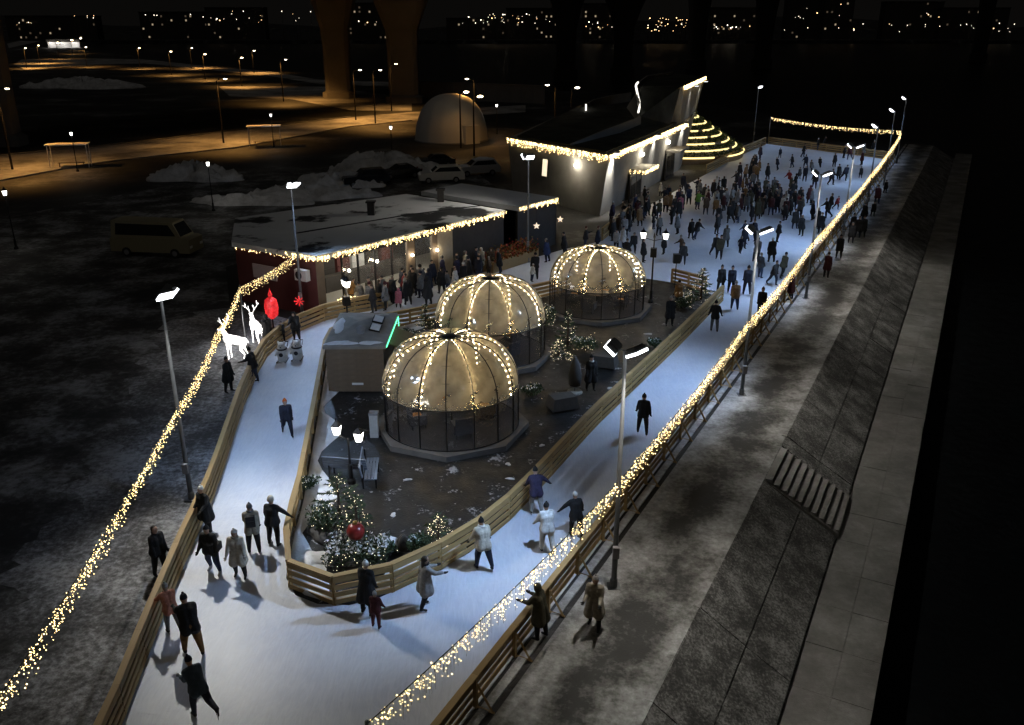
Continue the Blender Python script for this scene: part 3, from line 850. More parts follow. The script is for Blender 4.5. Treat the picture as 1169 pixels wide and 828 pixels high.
def make_dome(x, y, Rd, zs, zt, label, rot):
    root = thing('dining_dome', label, 'dome tent', (x, y, 0.075), rot)
    zb = 0.22
    pr_ = dome_profile(Rd, zs, zt)
    oc = [((Rd + 0.42) * math.cos(2 * math.pi * (k + .5) / 8), (Rd + 0.42) * math.sin(2 * math.pi * (k + .5) / 8)) for k in range(8)]
    put('platform', MB().prism(oc, 0.0, zb).mesh('platform', plain('weathered_decking', (0.11, 0.10, 0.09), 0.8, 0, 0.3, 2.0)), root)
    put('floor', MB().lathe([(Rd - .02, zb), (Rd - .03, zb + .012)], 40).mesh('floor', plain('dark_dome_carpet', (.02, .019, .022), .95)), root)
    da = 2 * math.pi / NR
    capm, wallm = MB(), MB()
    for j in range(4):
        th = da * (0.01 + 0.98 * j / 3)
        bulge = 1 + 0.012 * math.sin(math.pi * j / 3)
        for r, z in pr_:
            capm.v.append((r * bulge * math.cos(th), r * bulge * math.sin(th), z))
    n = len(pr_)
    for j in range(3):
        for i in range(n - 1):
            capm.f.append((j * n + i, (j + 1) * n + i, (j + 1) * n + i + 1, j * n + i + 1)); capm.m.append(0)
    for j in range(4):
        th = da * (0.01 + 0.98 * j / 3)
        for z in (zb, zb + (zs - zb) * .5, zs):
            wallm.v.append((Rd * 0.992 * math.cos(th), Rd * 0.992 * math.sin(th), z))
    for j in range(3):
        for i in range(2):
            wallm.f.append((j * 3 + i, (j + 1) * 3 + i, (j + 1) * 3 + i + 1, j * 3 + i + 1)); wallm.m.append(0)
    capm, wallm = capm.mesh('cap_panel', M_cap, True), wallm.mesh('wall_panel', M_clear, True)
    rib = MB().tube([(Rd, 0, zb), (Rd, 0, zs)] + [(r, 0, z) for r, z in pr_[1:]], 0.024, 5).mesh('rib', M_black, True)
    sb, sw = MB(), MB()
    path = resample([Vector((r * 0.955, 0, z - 0.05)) for r, z in pr_], 0.25)
    for p in path:
        sb.ball(p, 0.026, 6, 4)
    sw.tube(path, 0.009, 3)
    sb, sw = sb.mesh('bulbs', M_domebulb, True), sw.mesh('light_string', M_wire)
    for k in range(NR):
        put('cap_panel', capm, root, rot=(0, 0, k * da))
        put('wall_panel', wallm, root, rot=(0, 0, k * da))
        put('rib', rib, root, rot=(0, 0, k * da))
        if k % 2 == 0:
            s = put('light_string', sw, root, rot=(0, 0, k * da + 0.015))
            put('bulbs', sb, s)
    for z, rr, nm in ((zb + 0.03, Rd, 'base_ring'), (zs, Rd + 0.01, 'eave_ring')):
        pts = [(rr * math.cos(2 * math.pi * k / 48), rr * math.sin(2 * math.pi * k / 48), z) for k in range(49)]
        put(nm, MB().tube(pts, 0.028, 5, caps=False).mesh(nm, M_black, True), root)
    # thin seam rings of the cover
    for i in (3, 5):
        r, z = pr_[i]
        pts = [((r + 0.006) * math.cos(2 * math.pi * k / 48), (r + 0.006) * math.sin(2 * math.pi * k / 48), z) for k in range(49)]
        put('seam_ring', MB().tube(pts, 0.008, 3, caps=False).mesh('seam_ring', M_black, True), root)
    put('crown', MB().lathe([(0.31, zt - 0.05), (0.30, zt + 0.02), (0.12, zt + 0.05), (0.02, zt + 0.06)], 20).mesh('crown', M_black, True), root)
    return root


DOMES = [(-2.39, 31.3, 2.64, 1.84, 3.82, 'nearest'), (-1.04, 39.35, 2.61, 1.90, 3.85, 'middle'), (4.75, 46.6, 2.64, 1.68, 3.52, 'farthest')]
M_cushion = plain('ochre_cushion', (0.36, 0.16, 0.03), 0.8)
M_table = plain('dark_oak', (0.07, 0.045, 0.03), 0.5)
M_chair = plain('charcoal_fabric', (0.035, 0.035, 0.045), 0.9)
chair_parts = None
for i, (x, y, Rd, zs, zt, wh) in enumerate(DOMES):
    make_dome(x, y, Rd, zs, zt, f'{wh} of the three glowing round dome tents with ribs of warm bulbs', R(112.5))
    zf = 0.075 + 0.22
    t = thing('dining_table', f'dark round table inside the {wh} dome tent', 'table', (x, y, zf))
    put('table_top', MB().lathe([(0.62, 0.70), (0.65, 0.72), (0.65, 0.75)], 24).mesh('table_top', M_table), t)
    put('leg', MB().lathe([(0.05, 0.03), (0.05, 0.70)], 8).mesh('leg', M_black), t)
    put('base', MB().lathe([(0.32, 0.0), (0.30, 0.03)], 16).mesh('base', M_black), t)
    for k in range(4):
        a = R(20 + 90 * k + i * 23)
        side = ['right', 'back', 'left', 'front'][k]
        c = thing('armchair', f'charcoal armchair with ochre cushion, {side} one in the {wh} dome', 'chair', (x + 1.35 * math.cos(a), y + 1.35 * math.sin(a), zf), a + math.pi / 2, 'armchairs inside the domes')
        put('seat', MB().box((-0.32, -0.3, 0.22), (0.32, 0.28, 0.42)).mesh('seat', M_chair), c)
        put('cushion', MB().box((-0.22, -0.22, 0.42), (0.22, 0.12, 0.52)).mesh('cushion', M_cushion), c)
        put('backrest', MB().box((-0.34, -0.38, 0.22), (0.34, -0.3, 0.86)).mesh('backrest', M_chair), c)
        for sx in (-1, 1):
            put('armrest', MB().box((0.33 * sx - 0.05, -0.3, 0.22), (0.33 * sx + 0.05, 0.26, 0.6)).mesh('armrest', M_chair), c)
            for sy in (-0.3, 0.22):
                put('leg', MB().tube([(0.28 * sx, sy, 0), (0.28 * sx, sy, 0.22)], 0.022, 6).mesh('leg', M_black), c)

# ------------------------------------------------------------------ brown kiosk on the island
kx0, kx1, ky0, ky1, kz = -7.95, -5.5, 34.7, 38.6, 0.075
k = thing('kiosk', 'brown wooden kiosk with snowy roof and green neon edge', 'kiosk', (kx0, ky0, kz))
W, D, Hk = kx1 - kx0, ky1 - ky0, 2.05
put('wall', MB().box((0.03, 0.03, 0.1), (W - 0.03, D - 0.03, Hk)).mesh('wall', M_dark), k)
brd = MB().box((0.002, -0.012, 0.0), (W - 0.002, 0.022, 0.246)).mesh('board', M_brown)
for i in range(8):
    put('board', brd, k, (0, 0, 0.06 + i * 0.252), (0, 0, 0))
brd2 = MB().box((-0.022, 0.03, 0.0), (0.012, D, 0.246)).mesh('board', M_brown)
for i in range(8):
    put('board', brd2, k, (0, 0, 0.06 + i * 0.252))
    if i < 3:
        put('board', brd2, k, (W, 0, 0.06 + i * 0.252))
put('vent', MB().box((W * .42, -0.04, 0.38), (W * .62, -0.01, 0.47)).mesh('vent', M_white), k)
rf = put('roof', MB().add([(-0.1, -0.12, Hk), (W + 0.14, -0.12, Hk + 0.02), (W + 0.14, D + .1, Hk + 0.02), (-.1, D + .1, Hk), (-0.1, -0.12, Hk + .12), (W + 0.14, -0.12, Hk + 0.14), (W + 0.14, D + .1, Hk + 0.3), (-.1, D + .1, Hk + .3), (W * .45, D * .55, Hk + 0.52)],
        [(0, 3, 2, 1), (0, 1, 5, 4), (1, 2, 6, 5), (2, 3, 7, 6), (3, 0, 4, 7), (4, 5, 8), (5, 6, 8), (6, 7, 8), (7, 4, 8)]).mesh('roof', plain('grey_brown_felt', (0.26, 0.235, 0.205), 0.85, 0, 0.3, 2)), k)


def snow_blob(name, parent, c, rx, ry, h, seed, rings=5, seg=18, mat=None, rough=0.0):
    rnd = random.Random(seed)
    mb_ = MB()
    ph = [rnd.uniform(0, 6) for _ in range(4)]
    vs = []
    for i in range(rings + 1):
        f = i / rings
        for s in range(seg):
            th = 2 * math.pi * s / seg
            wob = 1 + 0.22 * math.sin(2 * th + ph[0]) + 0.14 * math.sin(3 * th + ph[1]) + 0.09 * math.sin(5 * th + ph[2])
            rr = math.sin(f * math.pi / 2) if i < rings else 1.0
            z = h * math.cos(f * math.pi / 2) * (1 + 0.15 * math.sin(4 * th + ph[3]) * f)
            if rough and i < rings:
                z = max(0.02, z * (1 + rough * rnd.uniform(-1, .7) + rough * .8 * math.sin(5 * th + 7 * f + ph[1])))
                rr += rough * .06 * rnd.uniform(-1, 1)
            vs.append((c[0] + rx * wob * rr * math.cos(th) + 1e-4 * math.cos(th), c[1] + ry * wob * rr * math.sin(th), c[2] + z))
    fs = [(i * seg + s, (i + 1) * seg + s, (i + 1) * seg + (s + 1) % seg, i * seg + (s + 1) % seg) for i in range(rings) for s in range(seg)]
    mb_.add(vs, fs)
    return put(name, mb_.mesh(name, mat or M_snow, True), parent)


snow_blob('snow_patch', rf, (W * .28, 0.22, Hk + 0.13), 0.62, 0.26, 0.12, 3)
snow_blob('snow_patch', rf, (W * .76, 0.22, Hk + 0.13), 0.48, 0.24, 0.12, 4)
snow_blob('snow_patch', rf, (0.25, 2.2, Hk + 0.22), 0.32, 1.0, 0.2, 5)
for j in range(2):
    sk = put('skylight', MB().box((0, 0, 0), (0.5, 0.75, 0.06)).mesh('skylight', M_black), rf, (W - 0.78, 1.2 + j * 0.95, Hk + 0.40 + j * .07), (R(4), R(13), 0))
    put('pane', MB().box((0.05, 0.05, 0.062), (0.45, 0.7, 0.075)).mesh('pane', plain('frosted_skylight', (0.78, 0.78, 0.76), 0.5)), sk)
put('roof_vent', MB().lathe([(0.2, 0), (0.2, 0.22), (0.24, 0.24), (0.06, 0.36)], 12).mesh('roof_vent', M_grey), rf, (W * .55, 1.15, Hk + 0.28))
put('neon_tube', MB().tube([(W + 0.17, -0.1, Hk + .1), (W + 0.17, D + .08, Hk + .1)], 0.022, 6).tube([(W + 0.17, D + .08, Hk + .1), (W + 0.17, D + .08, Hk - 0.35)], 0.022, 6).mesh('neon_tube', M_neon), k)
hz = put('hatch', MB().box((0, 0, 0), (0.05, 2.2, 0.95)).mesh('hatch', M_brown), k, (W + 0.06, 0.9, Hk - 0.08), (0, R(110), 0))
put('counter', MB().box((W + 0.03, 0.8, 0.9), (W + 0.35, 3.3, 0.95)).mesh('counter', M_table), k)
mn = tag(put('menu_board', MB().box((-0.03, -0.32, 0.5), (0.03, 0.32, 1.62)).box((-0.02, -0.3, 0), (0.02, -0.25, 0.5)).box((-0.02, 0.25, 0), (0.02, 0.3, 0.5)).mesh('menu_board', M_white), None, (kx1 + 0.75, ky0 + 0.6, kz), (0, R(-8), R(-25))), 'white standing menu board at the corner of the brown kiosk', 'sign board')

# ------------------------------------------------------------------ flat roofed pavilion (skate hire)
F0, R0 = Vector((-10.55, 45.35, 0)), Vector((3.2, 62.3, 0))
fd = (R0 - F0).normalized(); nb = Vector((-fd.y, fd.x, 0)); LW = (R0 - F0).length
L0 = Vector((-15.8, 48.5, 0))
BK, BR = Vector((-17.7, 55.0, 0)), R0 + nb * 9.2
pv = thing('pavilion', 'low flat roofed pavilion with snowy roof and lit shop front', 'pavilion', F0)
rel = lambda p: Vector((p[0], p[1], 0)) - F0
tE = along(F0, R0, 575); tG = along(F0, R0, 591)
P_ = lambda t, dpt, z=0: fd * (t * LW) + nb * dpt + Vector((0, 0, z))
ZR = 3.2
roof1 = [rel(L0) + Vector((-.15, -.05, 0)), P_(0, -.15), P_(tE, -.15), P_(tE, 9.2), rel(BK)]
rf1 = put('roof', MB().prism(roof1, ZR, ZR + 0.28).mesh('roof', M_roof), pv)
rf2 = put('roof', MB().prism([P_(tG, -.15), P_(1.0, -.15), P_(1.0, 9.2), P_(tG, 9.2)], ZR - 0.05, ZR + 0.26).mesh('roof', M_roof), pv)
put('roof_seam', MB().tube([P_(0.12, 5.0, ZR + .3), P_(0.5, 3.6, ZR + .3), P_(tE, 2.0, ZR + .3)], 0.04, 4).mesh('roof_seam', M_black), rf1)
for t, d_ in ((0.42, 5.6), (0.70, 5.2)):
    put('roof_vent', MB().box((-0.22, -0.22, 0), (0.22, 0.22, 0.8)).box((-0.3, -0.3, 0.8), (0.3, 0.3, 0.9)).mesh('roof_vent', M_dark), rf1, P_(t, d_, ZR + .28))


def slab(name, a, b_, z0, z1, th, mat, off=0.0):
    d = (b_ - a).normalized(); nn = Vector((-d.y, d.x, 0))
    return put(name, MB().prism([a + nn * off, b_ + nn * off, b_ + nn * (off + th), a + nn * (off + th)], z0, z1).mesh(name, mat), pv)


slab('side_wall', rel(L0), P_(0, 0), 0, ZR, 0.2, M_red)
slab('side_wall', rel(BK), rel(L0), 0, ZR, 0.2, M_dark)
slab('back_wall', P_(1, 9.0), rel(BK), 0, ZR, 0.2, M_dark)
slab('partition', P_(along(F0, R0, 496), 5.2), P_(0.02, 5.2), 0, ZR, 0.12, plain('cream_wall', (0.42, 0.36, 0.27), 0.8), -0.1)
slab('column', P_(0.0, 0), P_(0.025, 0), 0, ZR, 0.35, M_brown)
px_walls = [(372, 392, M_dark, 2.0), (494, 500, M_brown, 0.0), (500, 517, plain('beige_panel', (0.40, 0.34, 0.25), 0.8), 0.0), (517, 575, M_dark, 0.0), (591, 637, M_dark, 0.0), (466, 474, M_brown, 0.0)]
for a, b_, m_, off in px_walls:
    slab('wall', P_(along(F0, R0, a), 0), P_(min(1, along(F0, R0, b_)), 0), 0, ZR - 0.06, 0.18, m_, off)
slab('end_wall', P_(1, 0), P_(1, 9.0), 0, ZR - 0.06, 0.2, M_dark, 0.0)
slab('end_wall', P_(tE, 9), P_(tE, 0.2), 0, ZR, 0.15, M_dark, 0.0)
slab('floor', P_(0.02, 0.0), P_(tE, 0.0), 0.0, 0.06, 5.1, plain('shop_floor', (0.2, 0.19, 0.17), 0.6), 0.2)
bays = [392, 410, 429, 448, 466]
for a, b_ in list(zip(bays, bays[1:])) + [(474, 494)]:
    ta, tb = along(F0, R0, a), along(F0, R0, b_)
    wdw = put('window', MB().prism([P_(ta, .06), P_(tb, .06), P_(tb, .10), P_(ta, .10)], 2.95, ZR - .02).prism([P_(ta, .03), P_(ta, .13), P_(ta, .13) + fd * .08, P_(ta, .03) + fd * .08], 0, 2.95).prism([P_(ta, .05), P_(tb, .05), P_(tb, .11), P_(ta, .11)], 0.06, 0.30).mesh('window', M_black), pv)
    put('pane', MB().prism([P_(ta, .075) + fd * .08, P_(tb, .075), P_(tb, .085), P_(ta, .085) + fd * .08], 0.3, 2.95).mesh('pane', M_pane), wdw)
for t in (0.16, 0.27, 0.38, 0.47):
    lt = put('ceiling_light', MB().box((-0.5, -0.15, 0), (0.5, 0.15, 0.05)).mesh('ceiling_light', M_shop), pv, P_(t, 2.6, ZR - 0.12), (0, 0, math.atan2(fd.y, fd.x)))
    lamp('POINT', 'shop_light', pv, P_(t, 1.5, ZR - 0.5), 120, (1, 0.92, 0.76), 0.25)
slab('counter', P_(0.44, 3.6), P_(0.14, 3.6), 0.06, 1.0, 0.5, M_dark)
for j, t in enumerate((0.15, 0.205, 0.26, 0.315, 0.37, 0.43)):
    put('shelf_unit', MB().box((-0.5, -0.18, 0.0), (0.5, 0.18, 2.2)).box((-0.45, -0.26, 0.45), (0.45, -0.18, 0.5)).box((-0.45, -0.26, 0.95), (0.45, -0.18, 1.0)).box((-0.45, -0.26, 1.45), (0.45, -0.18, 1.5)).mesh('shelf_unit', [M_white, M_dark, M_red][j % 3]), pv, P_(t, 4.7, 0.06), (0, 0, math.atan2(fd.y, fd.x)))
ac = put('air_conditioner', MB().box((-0.42, -0.16, -0.3), (0.42, 0.16, 0.3)).mesh('air_conditioner', M_white), pv, rel(L0) * 0.13 + Vector((0, 0, 2.35)) + Vector((-.13, -.22, 0)), (0, 0, math.atan2(-rel(L0).y, -rel(L0).x)))
put('fan_grille', MB().lathe([(0.23, 0), (0.23, 0.02), (0.05, 0.03)], 20).mesh('fan_grille', M_black), ac, (-0.12, -0.165, 0), (R(90), 0, 0))
put('sign_panel', MB().box((-0.9, -0.03, -0.4), (0.9, 0.03, 0.4)).mesh('sign_panel', plain('pale_pink_panel', (0.42, 0.34, 0.33), 0.6)), pv, rel(L0) * 0.62 + Vector((-.06, -.1, 2.05)), (0, 0, math.atan2(-rel(L0).y, -rel(L0).x)))
for px, zl in ((398, 2.2), (470, 2.1), (498, 2.0), (430, 2.3)):
    t = along(F0, R0, px)
    wl = put('wall_lamp', MB().ball((0, 0, 0), 0.085, 8, 6).mesh('wall_lamp', M_walllamp, True), pv, P_(t, -0.1, zl))
    lamp('POINT', 'lamp_glow', pv, P_(t, -0.25, zl), 14, (1, 0.8, 0.5), 0.08)
for a, b_, lb in ((rel(L0), P_(0, -.2), 'garland on the red side wall eave of the low pavilion'), (P_(0, -.2), P_(tE, -.2), 'garland of warm lights along the shop front eave of the pavilion'), (P_(tG, -.2), P_(1, -.2), 'short garland on the eave of the right pavilion block'), (rel(BK) + Vector((0.4, -.9, 0)), rel(BK) + Vector((2.2, -2.2, 0)), 'tiny garland glimpsed at the back left of the pavilion roof')):
    q1, q2 = F0 + a + Vector((0, 0, ZR + .22)), F0 + b_ + Vector((0, 0, ZR + .22))
    garland(lb, [q1] + [q1.lerp(q2, i / 6) for i in range(1, 6)] + [q2], sag=0.05, per_m=40, drop=0.42, r=0.028, step=0.3)
# hanging stars by the right block
for j, px in enumerate((606, 633)):
    p = F0 + P_(along(F0, R0, px), -0.5)
    st_ = thing('hanging_star', ['lit paper star hanging left of the right pavilion block', 'lit paper star hanging at the far pavilion corner'][j], 'star light', (p.x, p.y, 1.95))
    mb = MB()
    vs = []
    for q in range(10):
        rr = 0.26 if q % 2 == 0 else 0.11
        vs.append((rr * math.cos(R(90 + 36 * q)), 0, rr * math.sin(R(90 + 36 * q))))
    mb.add(vs + [(0, -0.09, 0), (0, 0.09, 0)], [(q, (q + 1) % 10, 10) for q in range(10)] + [((q + 1) % 10, q, 11) for q in range(10)])
    put('star', mb.mesh('star', glow('star_paper', (1, 0.8, 0.6), 1.0)), st_)
    put('cord', MB().tube([(0, 0, 0.26), (0, 0.3, 1.24)], 0.006, 3).mesh('cord', M_black), st_)

# ------------------------------------------------------------------ grey building with turf roof
A5, B5, C5 = Vector((-0.4, 83.1, 5.1)), Vector((7.83, 71.47, 5.1)), Vector((19.02, 97.0, 5.1))
bd = thing('terminal_building', 'long concrete building with turf roof, sloping walls and lights on its eaves', 'building', (7.83, 71.47, 0))
bo = Vector((7.83, 71.47, 0))
top = [A5, B5, C5, Vector((23.0, 112.0, 5.1)), Vector((8.0, 114.0, 5.1))]
base = [Vector((0.1, 83.3, 0)), Vector((7.35, 72.3, 0)), Vector((18.5, 97.3, 0)), Vector((22.0, 111, 0)), Vector((8, 113, 0))]


def loft(a, b_):
    n = len(a)
    mb_ = MB()
    mb_.add([p - bo for p in a] + [p - bo for p in b_], [(i, (i + 1) % n, n + (i + 1) % n, n + i) for i in range(n)] + [tuple(range(n - 1, -1, -1)), tuple(range(n, 2 * n))])
    return mb_


put('wall', loft(base, top).mesh('wall', M_conc), bd)
ins = [A5 + Vector((0.9, .3, 0)), B5 + Vector((-0.1, 1.1, 0)), C5 + Vector((-0.9, -.2, 0)), Vector((21.9, 111, 5.1)), Vector((8.6, 113, 5.1))]
put('roof', loft([p + Vector((0, 0, .02)) for p in ins], [p + Vector((0, 0, 0.18 if i < 3 else .5)) for i, p in enumerate(ins)]).mesh('roof', M_grass), bd)
# rear block the roof climbs up to
zq = 9.0
Q = [g(731, 98.5, zq), g(780, 99, zq), g(805, 88, zq), g(770, 84, zq), g(741, 88.5, zq)]
Qb = [Vector((13.2, 95.2, 5.0)), Vector((18.0, 96.5, 2.5)), Vector((22.0, 110.5, 2.5)), Vector((19, 117, 2.5)), Vector((14, 112, 5.0))]
put('rear_block', loft(Qb, Q).mesh('rear_block', M_conc), bd)
put('rear_roof', loft([p + Vector((0, 0, 0.01)) for p in Q], [p * 1 + (Vector((18, 104, zq)) - p) * 0.05 + Vector((0, 0, 0.06)) for p in Q]).mesh('rear_roof', M_grass), bd)
ramp = MB()
r_a, r_b, r_c = g(652, 164, 5.3), g(731, 133, 6.4), Vector((16.6, 93.6, 5.25))
ramp.add([p - bo for p in [r_a, Vector((8.0, 73.4, 5.28)), r_c, Q[1] + Vector((-.3, -.1, 0)), Q[0] + Vector((0, -.05, 0)), r_b, Vector((r_a.x, r_a.y, 5.0)), Vector((r_b.x, r_b.y, 5.0)), Vector((Q[0].x, Q[0].y, 5.0))]],
         [(0, 1, 2, 5), (5, 2, 3, 4), (0, 5, 7, 6), (5, 4, 8, 7)])
put('roof_ramp', ramp.mesh('roof_ramp', M_grass), bd)


def parapet(px_pts, led, w=0.18, drop=1.2):
    pts = [g(*p) - bo + (Vector((-.25, -.2, .25)) if led else Vector()) for p in px_pts]
    pts = resample(pts, 0.7)
    mb_ = MB()
    for a, b_ in zip(pts, pts[1:]):
        d = (b_ - a); nn = Vector((-d.y, d.x, 0)).normalized() * w * .5
        mb_.add([a - nn, b_ - nn, b_ + nn, a + nn, a - nn - Vector((0, 0, drop)), b_ - nn - Vector((0, 0, drop)), b_ + nn - Vector((0, 0, drop)), a + nn - Vector((0, 0, drop))],
                [(0, 1, 2, 3), (4, 7, 6, 5), (0, 4, 5, 1), (1, 5, 6, 2), (2, 6, 7, 3), (3, 7, 4, 0)])
    pp = put('parapet', mb_.mesh('parapet', M_conc), bd)
    if led:
        put('led_strip', MB().tube([p + Vector((0, 0, 0.08)) for p in pts[led[0]:led[1]]], 0.10, 5).mesh('led_strip', M_ledwhite), pp)


parapet([(652, 164, 5.42), (690, 148.5, 5.95), (731, 133, 6.5)], None)
parapet([(731, 132, 6.5), (733, 123, 7.0), (730, 111, 8.1), (728, 101, 8.9), (732, 96, 9.15), (741, 89, 9.2), (770, 84.5, 9.2)], (0, 12), drop=.6)
parapet([(671, 129, 5.35), (671, 121, 5.6), (680, 116, 5.7), (700, 111, 5.8), (722, 107.5, 5.9)], (0, 8))
fAB, fBC = (B5 - A5), (C5 - B5)
nAB = Vector((fAB.y, -fAB.x, 0)).normalized(); nBC = Vector((fBC.y, -fBC.x, 0)).normalized()
mid = A5 + fAB * 0.55
garland('icicle garland of warm lights on the short front eave of the grey building', [A5 + nAB * .08 + Vector((0, 0, .05)), mid + nAB * .08 + Vector((0, 0, .05)), B5 + nAB * .08 + Vector((0, 0, .05))], sag=0.02, per_m=46, drop=0.75, r=0.034, step=.4)
garland('icicle garland of warm lights on the long rink side eave of the grey building', [B5 + nBC * .08 + Vector((0, 0, .05)), B5 + fBC * .5 + nBC * .08 + Vector((0, 0, .05)), C5 + nBC * .08 + Vector((0, 0, .05))], sag=0.02, per_m=46, drop=0.6, r=0.036, step=.4)
garland('garland of warm lights on the flared rear wall of the grey building', [Q[1] + Vector((.1, -.1, .05)), Q[2] + Vector((.1, -.1, .05))], sag=0.02, per_m=46, drop=0.45, r=0.05, step=.4)


def wall_point(A, fv, nv, px, z, out=0.12):
    t = along(A, A + fv, px, z)
    p = A + fv * t
    inw = 0.1 * (5.1 - z)          # the wall leans in towards its foot
    return Vector((p.x, p.y, z)) + nv * (out - inw), t


for (A, fv, nv, px, z) in ((A5, fAB, nAB, 658, 3.85), (B5, fBC, nBC, 733, 3.95), (B5, fBC, nBC, 763, 3.95)):
    p, _ = wall_point(A, fv, nv, px, z)
    put('wall_lamp', MB().ball((0, 0, 0), 0.2, 10, 7).mesh('wall_lamp', M_walllamp, True), bd, p - bo)
    lamp('POINT', 'lamp_glow', bd, p - bo + nv * 0.7, 115, (1, 0.9, 0.7), 0.15)
for (A, fv, nv, px, z, en) in ((B5, fBC, nBC, 700, 5.0, 2400), (B5, fBC, nBC, 748, 5.0, 800), (B5, fBC, nBC, 780, 5.0, 800)):
    p, _ = wall_point(A, fv, nv, px, z, 0.35)
    fx = put('wall_washer', MB().box((-0.3, -0.2, 0), (0.3, 0.2, 0.14)).mesh('wall_washer', M_pole), bd, p - bo + Vector((0, 0, .2)), (0, 0, math.atan2(fv.y, fv.x)))
    put('lens', MB().box((-0.24, -0.15, -0.03), (0.24, 0.15, -0.004)).mesh('lens', M_flood), fx)
    lamp('SPOT', 'wash', bd, p - bo + Vector((0, 0, .1)), en, (1, 0.96, 0.86), 0.1, Vector((-nv.x * .5, -nv.y * .5, -1)), 80, 0.8)
for tt in (0.35, 0.8):
    p = Q[1].lerp(Q[2], tt)
    fx = put('wall_washer', MB().box((-0.25, -0.2, 0), (0.25, 0.2, 0.14)).mesh('wall_washer', M_pole), bd, p - bo + Vector((.5, -.3, -0.3)))
    put('lens', MB().box((-0.2, -0.15, -0.03), (0.2, 0.15, -0.004)).mesh('lens', M_flood), fx)
    lamp('SPOT', 'wash', bd, p - bo + Vector((.55, -.35, -.4)), 200, (1, 0.96, 0.86), 0.1, (-.35, .15, -1), 70, 0.8)
# tall lit window, doors and canopies
p, _ = wall_point(A5, fAB, nAB, 621, 3.2, 0.03)
wn_ = put('window', MB().box((-0.42, -0.05, -0.95), (0.42, 0.05, 0.95)).mesh('window', M_dark), bd, p - bo, (R(-4), 0, math.atan2(fAB.y, fAB.x)))
put('pane', MB().box((-0.34, -0.07, -0.87), (0.34, -0.055, 0.87)).mesh('pane', glow('lit_window', (1, 0.85, 0.6), 1.1)), wn_)
for j, (px, z, wd) in enumerate(((729, 2.75, 4.2), (768, 2.9, 4.0))):
    p, t = wall_point(B5, fBC, nBC, px, z, 0.0)
    a0 = math.atan2(fBC.y, fBC.x)
    dr = put('door', MB().box((-wd / 2 + .2, -0.06, -z), (wd / 2 - .2, 0.06, -0.15)).mesh('door', M_dark), bd, p - bo, (0, 0, a0))
    put('pane', MB().box((-wd / 2 + .5, -0.08, -z + .3), (-0.1, -0.062, -0.5)).box((0.1, -0.08, -z + .3), (wd / 2 - .5, -0.062, -0.5)).mesh('pane', M_glass), dr)
    put('canopy', MB().box((-wd / 2, -1.5, 0), (wd / 2, 0.3, 0.22)).mesh('canopy', M_conc), bd, p - bo, (0, 0, a0))
    if j == 0:
        c1 = p + nBC * 1.52 - fBC.normalized() * wd / 2 + Vector((0, 0, .22)); c2 = p + nBC * 1.52 + fBC.normalized() * wd / 2 + Vector((0, 0, .22))
        garland('garland of warm lights round the entrance canopy of the grey building', [p - fBC.normalized() * wd / 2 + Vector((0, 0, .22)), c1, c2], sag=0, per_m=40, drop=0.4, r=0.035)
    lamp('POINT', 'door_glow', bd, p - bo + nBC * 1.0 + Vector((0, 0, -.3)), 40, (1, 0.85, 0.6), 0.1)

# ------------------------------------------------------------------ planted terraces with LED edges
tc_ = Vector((20.6, 111.0, 0))
tr = thing('planted_terraces', 'curved planted terraces with glowing yellow edge strips', 'terrace', tc_)
for k_ in range(7):
    r0, r1, z1 = 8.0 - k_ * 0.95, 7.05 - k_ * 0.95, 0.75 + k_ * 0.62
    arc = [R(a) for a in range(-100, 62, 9)]
    mb = MB()
    dx_ = 0.9 * k_ * 0
    poly = [(r0 * math.cos(a), r0 * 1.25 * math.sin(a)) for a in arc] + [(0.1, 0.6), (-0.6, 0)]
    mb.prism(poly, 0 if k_ == 0 else z1 - 0.64, z1)
    tier = put('tier', mb.mesh('tier', M_brown if k_ == 0 else M_conc), tr)
    rnd = random.Random(k_ * 5 + 1)
    a = -98.0
    while a < 50:
        ln = rnd.uniform(22, 60)
        if rnd.random() < 0.85:
            pts = [((r0 + .05) * math.cos(R(q)), (r0 + .05) * 1.25 * math.sin(R(q)), z1 - .02) for q in np.linspace(a, min(58, a + ln), 9)]
            put('led_strip', MB().tube(pts, 0.10, 5).mesh('led_strip', M_led), tier)
        a += ln + rnd.uniform(5, 14)
    # hedge on the tier
    hb = MB()
    for _ in range(620):
        q = R(rnd.uniform(-98, 56)); rr = rnd.uniform(r1 - .1, r0 - .15)
        c = Vector((rr * math.cos(q), rr * 1.25 * math.sin(q), z1 + rnd.uniform(0, .55)))
        u = Vector((rnd.gauss(0, 1), rnd.gauss(0, 1), rnd.gauss(0, 1))).normalized() * 0.16
        v = u.cross(Vector((rnd.gauss(0, 1), rnd.gauss(0, 1), rnd.gauss(0, 1)))).normalized() * 0.10
        hb.add([c - u, c + v, c + u, c - v], [(0, 1, 2, 3)])
    ho = put('hedge', hb.mesh('hedge', M_needle), tr)
    ho['kind'] = 'stuff'

